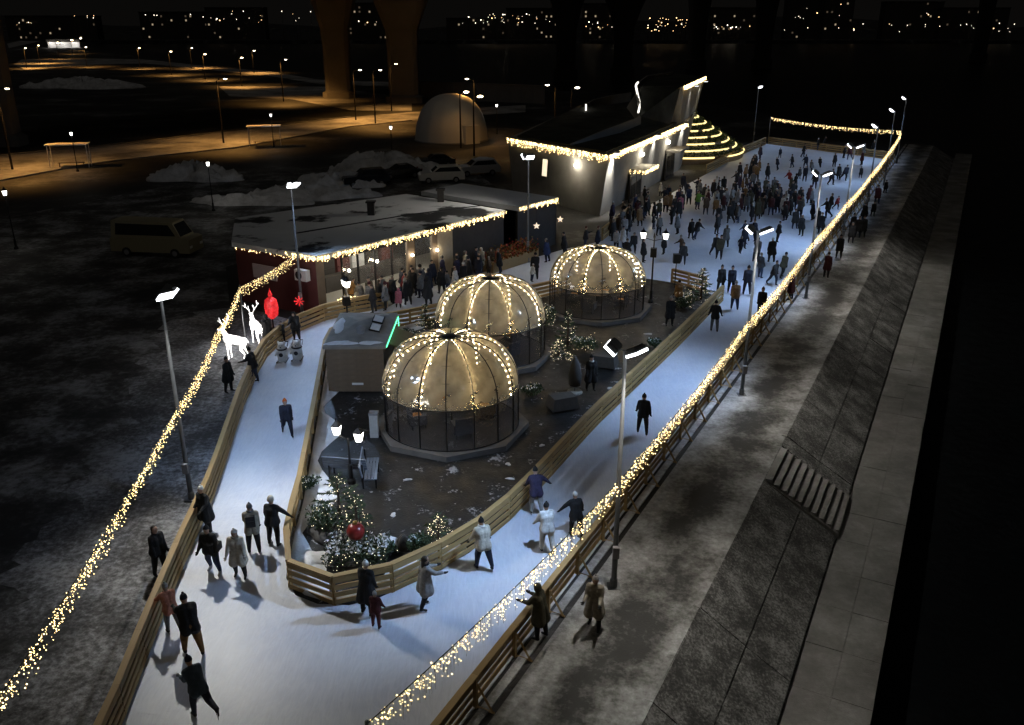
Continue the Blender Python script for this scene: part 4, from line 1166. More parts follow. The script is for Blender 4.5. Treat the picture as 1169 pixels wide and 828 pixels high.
# ------------------------------------------------------------------ firs with fairy lights
def fir(label, x, y, h, rad, seed, bulbs=70, z0=0.075, snow=0):
    rnd = random.Random(seed)
    root = thing('fir_tree', label, 'fir tree', (x, y, z0))
    put('trunk', MB().tube([(0, 0, 0), (0, 0, h * .9)], [0.05 + h * .012, 0.012], 7).mesh('trunk', M_trunk), root)
    nb_, bb, sn = MB(), [], MB()
    n_br = int(46 * h / 2)
    for i in range(n_br):
        f = (i + rnd.random()) / n_br
        z = h * (0.06 + 0.92 * f)
        ln = rad * (1 - f) ** 0.85 * rnd.uniform(0.75, 1.12) + 0.06
        th = i * 2.399 + rnd.uniform(-.3, .3)
        d = Vector((math.cos(th), math.sin(th), rnd.uniform(-.28, 0.02) + f * .5)).normalized()
        nb_.tube([(0, 0, z), Vector((0, 0, z)) + d * ln], [0.014, 0.004], 3, mi=1, caps=False)
        ncl = max(3, int(ln / 0.055))
        for j in range(ncl):
            p = Vector((0, 0, z)) + d * ln * (0.18 + 0.82 * (j + rnd.random()) / ncl)
            for s in (-1, 1):
                sd = Vector((-d.y, d.x, 0)) * s
                tip = p + (d * 0.6 + sd * rnd.uniform(.5, 1.1) + Vector((0, 0, rnd.uniform(-.45, .25)))).normalized() * rnd.uniform(.10, .19)
                wv = d * 0.028 + Vector((0, 0, .02))
                nb_.add([p - wv, tip, p + wv], [(0, 1, 2)])
                if rnd.random() < snow:
                    sn.add([p + Vector((0, 0, .02)) - wv * 1.6, tip + Vector((0, 0, .02)), p + Vector((0, 0, .025)) + wv * 1.6], [(0, 1, 2)])
        if rnd.random() < bulbs / n_br * 0.5:
            bb.append(Vector((0, 0, z)) + d * ln * rnd.uniform(.55, 1.02))
    while len(bb) < bulbs:
        f = rnd.random() ** 1.4; th = rnd.uniform(0, 6.28); rr = rad * (1 - f) ** .85 * rnd.uniform(.7, 1.02)
        bb.append(Vector((rr * math.cos(th), rr * math.sin(th), h * (0.06 + .92 * f) - .05)))
    put('crown', nb_.mesh('crown', [M_needle, M_trunk]), root)
    if snow:
        put('snow_cover', sn.mesh('snow_cover', M_snow), root)
    if bulbs:
        o = put('fairy_lights', MB().octa(bb, 0.014).mesh('fairy_lights', M_firbulb), root)
        o['kind'] = 'stuff'
    return root


def pxy(px, py, z=0.075):
    p = g(px, py, z)
    return p.x, p.y


fir('bushy fir with fairy lights left of the near dome, by the twin lantern', *pxy(388, 588), 1.5, 1.0, 1, 110)
fir('small fir with fairy lights just behind the red ball', *pxy(408, 606), 1.25, 0.62, 2, 60)
fir('rounded fir thick with fairy lights at the curved island fence', *pxy(501, 618), 0.95, 0.62, 3, 130)
fir('slim fir standing between the middle and far dome', *pxy(648, 398), 2.0, 0.7, 4, 90)
fir('low fir with bright fairy lights right of the middle dome', *pxy(638, 408), 1.0, 0.7, 5, 110)
fir('fir with fairy lights at the far right end of the island', *pxy(800, 342), 1.9, 0.95, 6, 130)
fir('small fir behind the brown kiosk, by the far fence', *pxy(486, 376), 1.4, 0.6, 7, 60)
# snowy shrub bed under the red ball
bed = thing('planter_bed', 'snow dusted evergreen shrub bed under the red ball', 'plant bed', (*pxy(404, 652), 0.075))
put('box', MB().box((-0.75, -0.2, 0), (0.9, 0.75, 0.28)).mesh('box', M_dark), bed)
rnd = random.Random(12)
lb, sb = MB(), MB()
for _ in range(1500):
    c = Vector((rnd.uniform(-.85, 1.0), rnd.uniform(-.3, .85), rnd.uniform(.22, .85)))
    u = Vector((rnd.gauss(0, 1), rnd.gauss(0, 1), rnd.gauss(0, 1))).normalized() * .06
    v = u.cross(Vector((rnd.gauss(0, 1), rnd.gauss(0, 1), rnd.gauss(0, 1)))).normalized() * .028
    (sb if c.z > .72 and rnd.random() < .8 else lb).add([c - u, c + v, c + u, c - v], [(0, 1, 2, 3)])
put('foliage', lb.mesh('foliage', M_needle), bed)
put('snow_cover', sb.mesh('snow_cover', M_snow), bed)
fl_ = put('fairy_lights', MB().octa([(rnd.uniform(-.85, 1.0), -0.32 if rnd.random() < .6 else rnd.uniform(-.3, .8), rnd.uniform(.2, .85)) for _ in range(70)], .012).mesh('fairy_lights', M_firbulb), bed)
fl_['kind'] = 'stuff'
x, y = pxy(407, 646)
bl = thing('bauble', 'large dark red ball ornament resting on the snowy shrubs', 'bauble', (x, y + 0.25, 0.88))
put('ball', MB().ball((0, 0, 0.22), 0.27, 18, 12).mesh('ball', plain('red_gloss', (0.26, 0.022, 0.02), 0.3, 0, .1), True), bl)
put('cap', MB().lathe([(0.07, 0.47), (0.07, 0.55), (0.03, 0.57)], 10).mesh('cap', plain('dull_gold', (0.3, 0.2, 0.06), 0.4, .8)), bl)
for j, (px, py, r1, r2, h_, m_, lb_, nm) in enumerate([(445, 622, .34, .24, .30, M_snow, 'white snow covered boulder near the red ball', 'boulder'), (463, 626, .26, .24, .5, M_dark, 'dark boulder with a snow cap beside the white boulder', 'boulder'),
                                                   (372, 612, .6, .42, .22, M_dark, 'flat dark rock in the snow at the island tip', 'boulder')]):
    o = snow_blob(nm, None, (0, 0, 0), r1, r2, h_, 40 + j, rings=7, mat=m_)
    o.location = (*pxy(px, py), 0.06)
    tag(o, lb_, 'boulder')

# ------------------------------------------------------------------ lanterns
HEAD = MB().add([(-.10, -.10, 0), (.10, -.10, 0), (.10, .10, 0), (-.10, .10, 0), (-.16, -.16, .38), (.16, -.16, .38), (.16, .16, .38), (-.16, .16, .38)],
                [(0, 3, 2, 1), (4, 5, 6, 7), (0, 1, 5, 4), (1, 2, 6, 5), (2, 3, 7, 6), (3, 0, 4, 7)]).mesh('lantern_glass', M_lantern)
LCAP = MB().lathe([(0.25, 0.38), (0.25, 0.41), (0.10, 0.55), (0.05, 0.60), (0.02, 0.72)], 4).mesh('lantern_cap', M_black)


def lantern(label, x, y, heads, h=3.75, z0=0.0, energy=55, group=None, speaker=False, rz=0.0, color=(1, 0.93, 0.82)):
    root = thing('lantern_post', label, 'lantern', (x, y, z0), rz, group)
    put('post', MB().tube([(0, 0, 0), (0, 0, 0.7), (0, 0, 0.75), (0, 0, h)], [0.09, 0.08, 0.05, 0.035], 8).lathe([(0.16, 0), (0.16, 0.12), (0.1, 0.2)], 8).mesh('post', M_black), root)
    for hx_ in heads:
        if abs(hx_) > 0.05:
            put('arm', MB().tube([(0, 0, h - .12), (hx_ * .6, 0, h - .02), (hx_, 0, h)], 0.02, 6).mesh('arm', M_black), root)
        hd = put('lantern_glass', HEAD, root, (hx_, 0, h), (0, 0, R(20)), (.84, .84, .84))
        put('lantern_cap', LCAP, hd, (0, 0, 0.003), (0, 0, R(45)))
        lamp('POINT', 'lantern_light', root, (hx_, 0, h - 0.12), energy, color, 0.12)
    if speaker:
        put('loudspeaker', MB().box((-0.17, -0.17, h - 1.05), (0.17, 0.17, h - .55)).mesh('loudspeaker', M_black), root)
        put('finial', MB().lathe([(0.05, h), (0.07, h + .1), (0.01, h + .35)], 6).mesh('finial', M_black), root)
    return root


p = g(397, 496, 1.95)
lantern('black twin lantern post by the slatted benches at the island tip', p.x, p.y, (-.5, .5), h=1.75, z0=0.075, energy=12, rz=R(-32))
p = g(394, 323, 2.5)
lantern('black twin lantern post with loudspeaker behind the brown kiosk', p.x, p.y, (-.05, .28), h=2.3, z0=0.03, energy=18, speaker=True, rz=R(-60))
p = g(747, 274, 3.75)
lantern('black twin lantern post with loudspeaker right of the far dome', p.x, p.y, (-.62, .62), z0=0.075, energy=40, speaker=True, rz=R(-12))
p = g(770, 330, 0)
o = thing('speaker_post', 'black loudspeaker on a thin post at the short island fence', 'loudspeaker', (p.x, p.y, 0.075))
put('post', MB().tube([(0, 0, 0), (0, 0, 2.1)], 0.03, 6).mesh('post', M_black), o)
put('loudspeaker', MB().box((-0.2, -0.17, 1.55), (0.2, 0.17, 2.1)).mesh('loudspeaker', M_black), o)
land_l = [((237, 186), 'park lantern beside the snow heap, standing alone before the lit road'), ((5, 219), 'park lantern at the left picture edge above the car park'), ((81, 152), 'park lantern by the left bus shelter on the lit road'),
          ((309, 131), 'park lantern beside the right bus shelter'), ((446, 145), 'low park lantern in front of the white inflated dome'), ((567, 120), 'park lantern right behind the white inflated dome')]
for (px, py), lb_ in land_l:
    p = g(px, py, 4.1)
    lantern(lb_, p.x, p.y, (0,), h=3.85, energy=34, group='park lanterns on the land side')


def road_lamp(label, px, py, h, energy, mat, color, arm=(1.2, 0), glow_r=0.22):
    p = g(px, py, h)
    root = thing('street_lamp', label, 'street lamp', (p.x - arm[0], p.y - arm[1], 0), group='street lamps in the background')
    put('pole', MB().tube([(0, 0, 0), (0, 0, h - .3), (arm[0] * .4, arm[1] * .4, h), (arm[0], arm[1], h + .08)], [0.13, 0.08, 0.06, 0.05], 8).mesh('pole', M_black), root)
    hd = put('lamp_head', MB().box((-0.32, -0.16, 0.02), (0.32, 0.16, 0.16)).mesh('lamp_head', M_black), root, (arm[0], arm[1], h))
    put('lens', MB().ball((0, 0, 0), glow_r, 8, 5, s=(1.2, .8, .55)).mesh('lens', mat, True), hd)
    lamp('SPOT', 'lamp_light', root, (arm[0], arm[1], h - .25), energy * 2.2, color, 0.25, (0, 0, -1), 138, 0.5)
    return root


SOD = (1.0, 0.47, 0.11)
rl = [(257, 90, 8.3, 1500, 'street lamp with dark pole over the lit bend of the road'), (326, 68, 8.3, 2400, 'street lamp left of the flared bridge piers'), (452, 73, 8.3, 1500, 'street lamp between the two big bridge piers'),
      (434, 80, 8.3, 1500, 'street lamp on the road before the right big pier'), (8, 101, 8.6, 1200, 'tall street lamp at the upper left picture edge'), (533, 90, 8.0, 700, 'street lamp above the orange lit wall'),
      (411, 80, 8.0, 1600, 'street lamp between the piers over the orange road'), (625, 97, 8.0, 500, 'street lamp at the right end of the orange lit wall')]
for px, py, h_, en, lb_ in rl:
    road_lamp(lb_, px, py, h_, en, M_wlamp, SOD, arm=(1.2 if px < 500 else -1.0, 0))
far_l = [(29, 55), (44, 52), (66, 49), (98, 54), (159, 55), (195, 59), (219, 55), (234, 62), (276, 66), (290, 58), (22, 31), (82, 46), (92, 44), (532, 105), (548, 110), (659, 100)]
for j, (px, py) in enumerate(far_l):
    road_lamp(f'distant street lamp in the upper left darkness, number {j + 1} counted from the left edge' if 0 else f'distant street lamp over the far roads, {["first", "second", "third", "fourth", "fifth", "sixth", "seventh", "eighth", "ninth", "tenth"][sorted(q[0] for q in far_l).index(px)] + " from the left" if sorted(q[0] for q in far_l).index(px) < 10 else ["above the waste ground", "by the far road bend", "over the far left road", "low beside the white dome", "right of the white dome", "behind the turf roof"][j % 6]}', px, py, 7.0, (90 if 500 < px else 2600) if py > 40 else 5000, M_sodium if j % 3 else M_wlamp, SOD, arm=(0.8, 0), glow_r=0.3 if py > 50 else 0.5)

# bus shelters
for (px, py), lb_ in (((303, 167), 'thin framed bus shelter by the road, right one under the lantern'), ((80, 192), 'thin framed bus shelter by the road, left one')):
    p = g(px, py)
    s_ = thing('bus_shelter', lb_, 'bus shelter', (p.x, p.y, 0), R(14))
    for sx in (-2, 2):
        for sy in (0, 1.4):
            put('post', MB().tube([(sx, sy, 0), (sx, sy, 2.5)], 0.05, 6).mesh('post', M_white), s_)
    put('roof', MB().box((-2.2, -0.3, 2.5), (2.2, 1.6, 2.6)).mesh('roof', M_white), s_)
    put('pane', MB().box((-1.95, 1.38, 0.3), (1.95, 1.40, 2.4)).mesh('pane', M_pane), s_)
    put('bench', MB().box((-1.4, 0.9, 0.42), (1.4, 1.25, 0.48)).box((-1.3, 1.0, 0), (-1.2, 1.1, .42)).box((1.2, 1.0, 0), (1.3, 1.1, .42)).mesh('bench', M_brown), s_)

# orange lit retaining wall and big inflated dome
w0, w1 = g(470, 112), g(622, 119)
rw = thing('retaining_wall', 'long concrete retaining wall lit orange by street lamps', 'wall', w0)
nw = 12
for i in range(nw):
    a, b_ = (w1 - w0) * (i / nw), (w1 - w0) * ((i + .985) / nw)
    put('panel', MB().prism([a, b_, b_ + Vector((0, .35, 0)), a + Vector((0, .35, 0))], 0, 3.4).mesh('panel', M_pier), rw)
put('coping', MB().prism([Vector((0, -.1, 0)), (w1 - w0) + Vector((0, -.1, 0)), (w1 - w0) + Vector((0, .45, 0)), Vector((0, .45, 0))], 3.402, 3.6).mesh('coping', M_pier), rw)
tp = thing('inflated_dome', 'big white inflated dome tent on the car park', 'dome tent', (-8.4, 124, 0))
seg, mb = 48, MB()
prf = [(5.0 * math.cos(a) ** 0.8 if a < 1.5 else 0.05, 6.2 * math.sin(a)) for a in np.linspace(0, math.pi / 2, 14)]
for i, (r, z) in enumerate(prf):
    for s in range(seg):
        th = 2 * math.pi * s / seg
        q_ = r * (1 + 0.014 * abs(math.sin(th * 8)))
        mb.v.append((q_ * math.cos(th), q_ * math.sin(th), z))
for i in range(len(prf) - 1):
    for s in range(seg):
        mb.f.append((i * seg + s, i * seg + (s + 1) % seg, (i + 1) * seg + (s + 1) % seg, (i + 1) * seg + s)); mb.m.append(0)
put('skin', mb.mesh('skin', M_tent, True), tp)
put('entrance', MB().box((-1.1, -5.5, 0), (1.1, -4.2, 2.4)).mesh('entrance', M_tent), tp, rot=(0, 0, R(35)))
put('base_ring', MB().tube([(5.05 * math.cos(2 * math.pi * i / 40), 5.05 * math.sin(2 * math.pi * i / 40), 0.1) for i in range(41)], 0.12, 6, caps=False).mesh('base_ring', M_grey), tp)

# snow heaps
for j, (px, py, rx, ry, h_, lb_) in enumerate([(224, 205, 4.0, 2.2, 1.3, 'grey heap of cleared snow beside the lone park lantern'), (440, 196, 5.5, 2.0, 1.5, 'bright snow heap behind the parked cars'), (345, 226, 6.5, 2.0, 0.9, 'long low snow ridge left of the parked cars'),
                                          (285, 232, 5.0, 1.6, 0.6, 'flat snow heap between the lantern and the pavilion'), (95, 100, 14, 7, 1.8, 'wide snow heap on the far waste ground'), (385, 212, 4.0, 1.8, 1.0, 'snow ridge beside the dark parked car')]):
    o = snow_blob('snow_heap', None, (0, 0, 0), rx, ry, h_, 60 + j, rings=14, seg=44, mat=M_dirtysnow, rough=.45)
    p = g(px, py)
    o.location = (p.x, p.y, -0.02)
    tag(o, lb_, 'snow heap')

# ------------------------------------------------------------------ vehicles
def car(label, px, py, heading, body, kind='suv', snow=False):
    p = g(px, py)
    root = thing('parked_car', label, 'car', (p.x, p.y, 0), R(heading), 'cars parked behind the pavilion')
    if kind == 'van':
        L, Wd, Hh = 5.8, 2.0, 2.45
        low = [(-2.9, .35), (-2.9, 1.25), (-2.6, 1.35), (2.75, 1.35), (2.9, 1.2), (2.9, .35)]
        cab = [(-2.35, 1.35), (-1.75, 2.4), (2.72, 2.45), (2.78, 1.35)]
    elif kind == 'suv':
        L, Wd, Hh = 4.6, 1.85, 1.72
        low = [(-2.3, .35), (-2.32, .85), (-2.1, 1.0), (-1.0, 1.08), (2.2, 1.08), (2.3, .9), (2.28, .35)]
        cab = [(-1.05, 1.07), (-0.35, 1.66), (1.75, 1.7), (2.15, 1.07)]
    else:
        L, Wd, Hh = 4.4, 1.75, 1.45
        low = [(-2.2, .3), (-2.2, .72), (-1.95, .82), (-0.95, .92), (1.6, .92), (2.15, .85), (2.2, .3)]
        cab = [(-0.95, .91), (-0.2, 1.4), (1.0, 1.42), (1.75, .91)]

    def ext(prof, w0, w1):
        n_ = len(prof)
        zmin, zmax = min(q[1] for q in prof), max(q[1] for q in prof)
        wz = lambda z: (w0 + (w1 - w0) * (z - zmin) / max(.01, zmax - zmin)) / 2
        m_ = MB()
        m_.add([(x_, -wz(z_), z_) for x_, z_ in prof] + [(x_, wz(z_), z_) for x_, z_ in prof], [tuple(range(n_)), tuple(range(2 * n_ - 1, n_ - 1, -1))] + [(i, n_ + i, n_ + (i + 1) % n_, (i + 1) % n_) for i in range(n_)])
        return m_
    put('body', ext(low, Wd, Wd * .97).mesh('body', body), root)
    put('cabin', ext(cab, Wd * .95, Wd * .78).mesh('cabin', body), root)
    # windows set 1 cm proud of the cabin
    c = np.array(cab); cen = c.mean(axis=0)
    wprof = [tuple(cen + (q - cen) * np.array([.86, .70])) for q in c]
    zmin, zmax = c[:, 1].min(), c[:, 1].max()
    for s in (-1, 1):
        wz = lambda z: s * ((Wd * .95 + (Wd * .78 - Wd * .95) * (z - zmin) / (zmax - zmin)) / 2 + .008)
        m_ = MB().add([(x_, wz(z_), z_) for x_, z_ in wprof], [(0, 1, 2, 3)])
        put('side_window', m_.mesh('side_window', M_carglass), root)
    for (i0, i1), nm in (((0, 1), 'windscreen'), ((3, 2), 'rear_window')):
        a, b_ = c[i0], c[i1]
        o_ = -0.012 if i0 == 0 else .012
        q1, q2 = a + (b_ - a) * .12, a + (b_ - a) * .88
        m_ = MB().add([(q1[0] + o_, -Wd * .42, q1[1] + .005), (q1[0] + o_, Wd * .42, q1[1] + .005), (q2[0] + o_, Wd * .36, q2[1] + .005), (q2[0] + o_, -Wd * .36, q2[1] + .005)], [(0, 1, 2, 3)])
        put(nm, m_.mesh(nm, M_carglass), root)
    for sx in (-L * .31, L * .30):
        for sy in (-1, 1):
            wh = put('wheel', MB().lathe([(0.2, -.1), (0.33, -.1), (0.33, .1), (0.2, .1)], 14).mesh('wheel', M_tyre), root, (sx, sy * (Wd / 2 - .06), .33), (R(90), 0, 0))
            put('rim', MB().lathe([(0.19, -.115), (0.19, .115)], 10).mesh('rim', M_grey), wh)
    for sy in (-1, 1):
        put('headlight', MB().box((-L / 2 - .03, sy * Wd * .36 - .16, .68), (-L / 2 + .1, sy * Wd * .36 + .16, .84)).mesh('headlight', M_white), root)
        put('tail_light', MB().box((L / 2 - .08, sy * Wd * .4 - .1, .75), (L / 2 + .02, sy * Wd * .4 + .1, .92)).mesh('tail_light', plain('red_lens', (.25, .01, .01), .3)), root)
    if snow:
        s1 = snow_blob('snow_cover', root, ((cab[1][0] + cab[2][0]) / 2, 0, cab[1][1]), (cab[2][0] - cab[1][0]) * .5, Wd * .36, .22, 5)
        snow_blob('snow_cover', root, (low[2][0] * .72, 0, low[3][1] - .04), .5, Wd * .38, .15, 6)
    return root


M_carblack = plain('black_car_paint', (.012, .012, .014), .25, .2, .05)
M_cargrey = plain('grey_car_paint', (.05, .05, .055), .3, .3, .05)
M_carwhite = plain('white_car_paint', (.55, .55, .54), .35, 0, .06)
M_vanbeige = plain('cream_van_paint', (.27, .24, .15), .45, 0, .08)
car('dark off road car parked beside the snow ridge, leftmost of the row', 418, 212, 20, M_carblack)
car('dark car with snowy bonnet, second in the parked row', 457, 203, 25, M_carblack, 'sedan')
car('dark grey car farthest back in the parked row', 497, 190, 15, M_cargrey, 'sedan')
car('white off road car parked behind the pavilion roof', 504, 208, 12, M_carwhite)
car('snow covered pale car, rightmost of the parked row', 545, 200, 20, M_carwhite, 'suv', True)
car('beige minibus parked in the dark left car park', 181, 290, 172, M_vanbeige, 'van')

# ------------------------------------------------------------------ bridge
br = thing('bridge', 'huge dark bridge with flared concrete piers behind the car park', 'bridge', (0, 0, 0))
piers = [(-6, 118, 118, 4.6, 6.0), (386, 110, 198, 5.4, 12.5), (461, 118, 186, 6.0, 15.5), (646, 0, 300, 6.2, 12.5), (711, 0, 310, 6.2, 15), (795, 0, 380, 6.5, 9), (871, 0, 390, 6.5, 9), (1119, 0, 460, 6, 7)]
for px, py, dist, w0_, w1_ in piers:
    q = g(px, 60, 0); dirv = Vector((q.x, q.y, 0)).normalized()
    k_ = (px - 584.5) / FPX
    Y = dist; X = k_ * (Y * math.cos(PITCH) + (CAM_H - 5) * math.sin(PITCH))
    mb = MB()
    vs, fs = [], []
    prof = [(w0_ * 1.25, -4), (w0_ * 1.25, 1.2), (w0_, 1.6), (w0_, 9.0), (w0_ * 1.06, 14), ((w0_ + w1_) / 2, 20), (w1_, 25), (w1_ * 1.25, 36)]
    for w_, z in prof:
        for sx, sy in ((-.5, -.36), (-.36, -.5), (.36, -.5), (.5, -.36), (.5, .36), (.36, .5), (-.36, .5), (-.5, .36)):
            vs.append((sx * w_, sy * w_ * .6, z))
    for i in range(len(prof) - 1):
        for s in range(8):
            fs.append((i * 8 + s, i * 8 + (s + 1) % 8, (i + 1) * 8 + (s + 1) % 8, (i + 1) * 8 + s))
    mb.add(vs, fs)
    put('pier', mb.mesh('pier', M_pier), br, (X, Y, 0))
dk = resample([Vector((-150, 60, 0)), Vector((-68, 118, 0)), Vector((-35, 192, 0)), Vector((28, 305, 0)), Vector((105, 385, 0)), Vector((260, 460, 0)), Vector((520, 560, 0))], 25)
mb = MB()
for a, b_ in zip(dk, dk[1:]):
    d = (b_ - a); nn = Vector((-d.y, d.x, 0)).normalized() * 17
    mb.prism([a - nn, b_ - nn, b_ + nn, a + nn], 36.1, 38.5)
put('deck', mb.mesh('deck', M_pier), br)

# ------------------------------------------------------------------ far city
rnd = random.Random(21)
def at_dist(px, Y):
    return (px - 584.5) / FPX * (Y * math.cos(PITCH) + 8 * math.sin(PITCH))


fb = [(60, 930, 90, 22, .5), (115, 700, 26, 7, 1), (200, 960, 70, 26, .3), (270, 950, 60, 30, .3), (420, 940, 40, 34, .5), (560, 950, 90, 20, .5), (610, 990, 60, 30, .5), (690, 960, 45, 34, .8), (845, 950, 60, 30, .5), (920, 980, 44, 42, .35), (955, 960, 30, 48, .4), (1040, 970, 60, 36, .3), (1110, 960, 70, 30, .3)]
M_far = plain('far_facade', (.05, .045, .04), .9)
for j, (px, Y, wd, h_, lit) in enumerate(fb):
    X = at_dist(px, Y)
    if px == 115:
        b_ = thing('far_building', 'small distant hall with a brightly lit white front', 'building', (X, Y - 60, 0), group='far city buildings')
        put('wall', MB().box((-11, 0, 0), (11, 9, 3.6)).mesh('wall', plain('white_hall_wall', (.7, .7, .7), .7)), b_)
        put('roof', MB().box((-11.5, -.5, 3.6), (11.5, 9.5, 5.4)).mesh('roof', M_far), b_)
        for sx in (-8, 0, 8):
            lamp('POINT', 'wall_light', b_, (sx, -3, 3.2), 900, (1, .95, .88), .3)
            put('wall_lamp', MB().box((sx - .4, -3.1, 3.2), (sx + .4, -2.9, 3.5)).box((sx - .05, -3, 3.4), (sx + .05, 0, 3.45)).mesh('wall_lamp', M_farlamp), b_)
        continue
    b_ = thing('far_building', f'dark apartment block on the far shore, {["first", "", "second", "third", "fourth", "fifth", "sixth", "seventh", "eighth", "ninth", "tenth", "eleventh", "last"][j]} from the left', 'building', (X, Y, 0.5), group='far city buildings')
    put('wall', MB().box((-wd / 2, 0, 0), (wd / 2, 14, h_)).mesh('wall', M_far), b_)
    put('roof', MB().box((-wd / 2 - .4, -.4, h_ + .01), (wd / 2 + .4, 14.4, h_ + .8)).mesh('roof', M_far), b_)
    nx, nz = int(wd / 5), int(h_ / 4)
    for ix in range(nx):
        for iz in range(nz):
            if rnd.random() < lit * .26:
                put('window', MB().box((-wd / 2 + 2 + ix * 5, -.06, 1.5 + iz * 4), (-wd / 2 + 3.6 + ix * 5, -.01, 3.2 + iz * 4)).mesh('window', M_farwin if rnd.random() < .5 else M_faint), b_)


def far_light(px, py, size, mat, Y=880, where='on the far shore'):
    X = at_dist(px, Y)
    c, s = math.cos(PITCH), math.sin(PITCH)
    v = (py - 414) / FPX
    z = CAM_H + Y / (c - v * s) * (-s - v * c)
    z0 = -2.6 if Y < 900 else .5
    o = thing('far_lamp', f'tiny {"orange" if mat == M_farorange else "white"} light glinting {where}', 'street lamp', (X, Y, z0), group='lights on the far shore')
    put('pole', MB().tube([(0, 0, 0), (0, 0, z - z0)], .12, 4).mesh('pole', M_black), o)
    put('lens', MB().ball((0, 0, z - z0 + size * .7), size, 6, 4).mesh('lens', mat), o)


spots_ = ['at the far left edge of the skyline', 'above the small lit hall', 'on the skyline right of the lit hall', 'on the skyline left of the bridge piers', 'between the two big bridge piers', 'in the dense skyline cluster above the white dome', 'left of the dark middle pier', 'in the orange skyline cluster behind the dark piers', 'between the dark far piers', 'in the long row on the right skyline', 'high above the right skyline row', 'high near the right end of the skyline']
pts = []
for ci_, (a, b_, y0, y1, n_, or_) in enumerate([(15, 45, 26, 30, 6, .5), (88, 112, 18, 24, 6, .5), (165, 185, 15, 18, 3, .1), (190, 360, 12, 26, 20, .3), (405, 440, 22, 27, 3, .3), (528, 632, 16, 27, 34, .3), (668, 700, 24, 32, 10, .5), (738, 784, 21, 36, 34, .85), (810, 866, 28, 34, 14, .3), (895, 1160, 27, 37, 26, .15), (905, 960, 5, 22, 8, .2), (1040, 1075, 10, 22, 3, .4)]):
    for _ in range(n_):
        pts.append((rnd.uniform(a, b_), rnd.uniform(y0, y1), or_, spots_[ci_]))
for px, py, or_, wh_ in pts:
    far_light(px, py, rnd.choice([.18, .24, .28, .36, .5]), M_farorange if rnd.random() < or_ else M_farlamp, Y=rnd.uniform(912, 926), where=wh_)

# ------------------------------------------------------------------ organic bodies: capsules fused into one skin
def fuse(name, prims, voxel, mats, smooth_it=2):
    """prims: (a, b, ra, rb, slot). One continuous surface; each face takes the slot of the nearest capsule."""
    mb_ = MB()
    for a, b_, ra, rb, s in prims:
        a, b_ = Vector(a), Vector(b_)
        d = b_ - a
        L = d.length
        if L < 1e-5:
            d = Vector((0, 0, 1)); L = 0
        d = d.normalized()
        prof_ = [(1e-3, -ra), (ra * .6, -ra * .8), (ra * .92, -ra * .38), (ra, 0), (rb, L), (rb * .92, L + rb * .38), (rb * .6, L + rb * .8), (1e-3, L + rb)]
        t_ = MB().lathe(prof_, 10)
        t_.xform(Matrix.Translation(a) @ d.to_track_quat('Z', 'Y').to_matrix().to_4x4())
        mb_.add(t_.v, t_.f)
    me = mb_.mesh(name + '_raw', mats[0])
    ob = bpy.data.objects.new(name + '_raw', me)
    COL.objects.link(ob)
    m1 = ob.modifiers.new('r', 'REMESH'); m1.mode = 'VOXEL'; m1.voxel_size = voxel; m1.adaptivity = 0.0
    m2 = ob.modifiers.new('s', 'SMOOTH'); m2.factor = 0.5; m2.iterations = smooth_it
    dg = bpy.context.evaluated_depsgraph_get()
    out = bpy.data.meshes.new_from_object(ob.evaluated_get(dg))
    bpy.data.objects.remove(ob)
    bpy.data.meshes.remove(me)
    out.name = name
    n_ = len(out.polygons)
    cen = np.empty(n_ * 3); out.polygons.foreach_get('center', cen); cen = cen.reshape(-1, 3)
    best = np.full(n_, 1e9); slot = np.zeros(n_, dtype=np.int32)
    for a, b_, ra, rb, s in prims:
        a, b_ = np.array(a, float), np.array(b_, float)
        ab = b_ - a; L2 = max(1e-9, ab @ ab)
        t_ = np.clip(((cen - a) @ ab) / L2, 0, 1)
        dist = np.linalg.norm(cen - (a + t_[:, None] * ab), axis=1) - (ra + (rb - ra) * t_)
        m_ = dist < best
        best[m_] = dist[m_]; slot[m_] = s
    out.materials.clear()
    for m_ in mats:
        out.materials.append(m_)
    out.polygons.foreach_set('material_index', slot)
    out.polygons.foreach_set('use_smooth', [True] * n_)
    out.update()
    return out


CLOTH = {
    'black': (.008, .008, .009), 'charcoal': (.022, .022, .024), 'navy': (.010, .013, .028), 'blue': (.02, .035, .10), 'jeans': (.028, .042, .085),
    'grey': (.13, .13, .13), 'lightgrey': (.30, .30, .30), 'white': (.66, .66, .64), 'cream': (.52, .48, .40), 'beige': (.25, .225, .18), 'tan': (.26, .16, .08),
    'olive': (.06, .055, .032), 'brown': (.07, .042, .022), 'ochre': (.20, .105, .03), 'red': (.22, .02, .025), 'darkred': (.065, .012, .014), 'coral': (.50, .21, .14),
    'orange': (.60, .13, .025), 'pink': (.40, .12, .16), 'green': (.12, .26, .03), 'teal': (.03, .10, .11), 'purple': (.03, .024, .06), 'slate': (.045, .068, .095)}


def cloth(c):
    return plain('cloth_' + c, CLOTH[c], .85, 0, .32, 11.0, .5, 26)  # strong colour noise stands in for the shading of folds


M_skin = plain('skin', (.42, .27, .20), .55, 0, .08)
M_hair = plain('dark_hair', (.025, .017, .012), .5, 0, .3)
M_blade = plain('skate_blade', (.5, .5, .52), .3, .9)

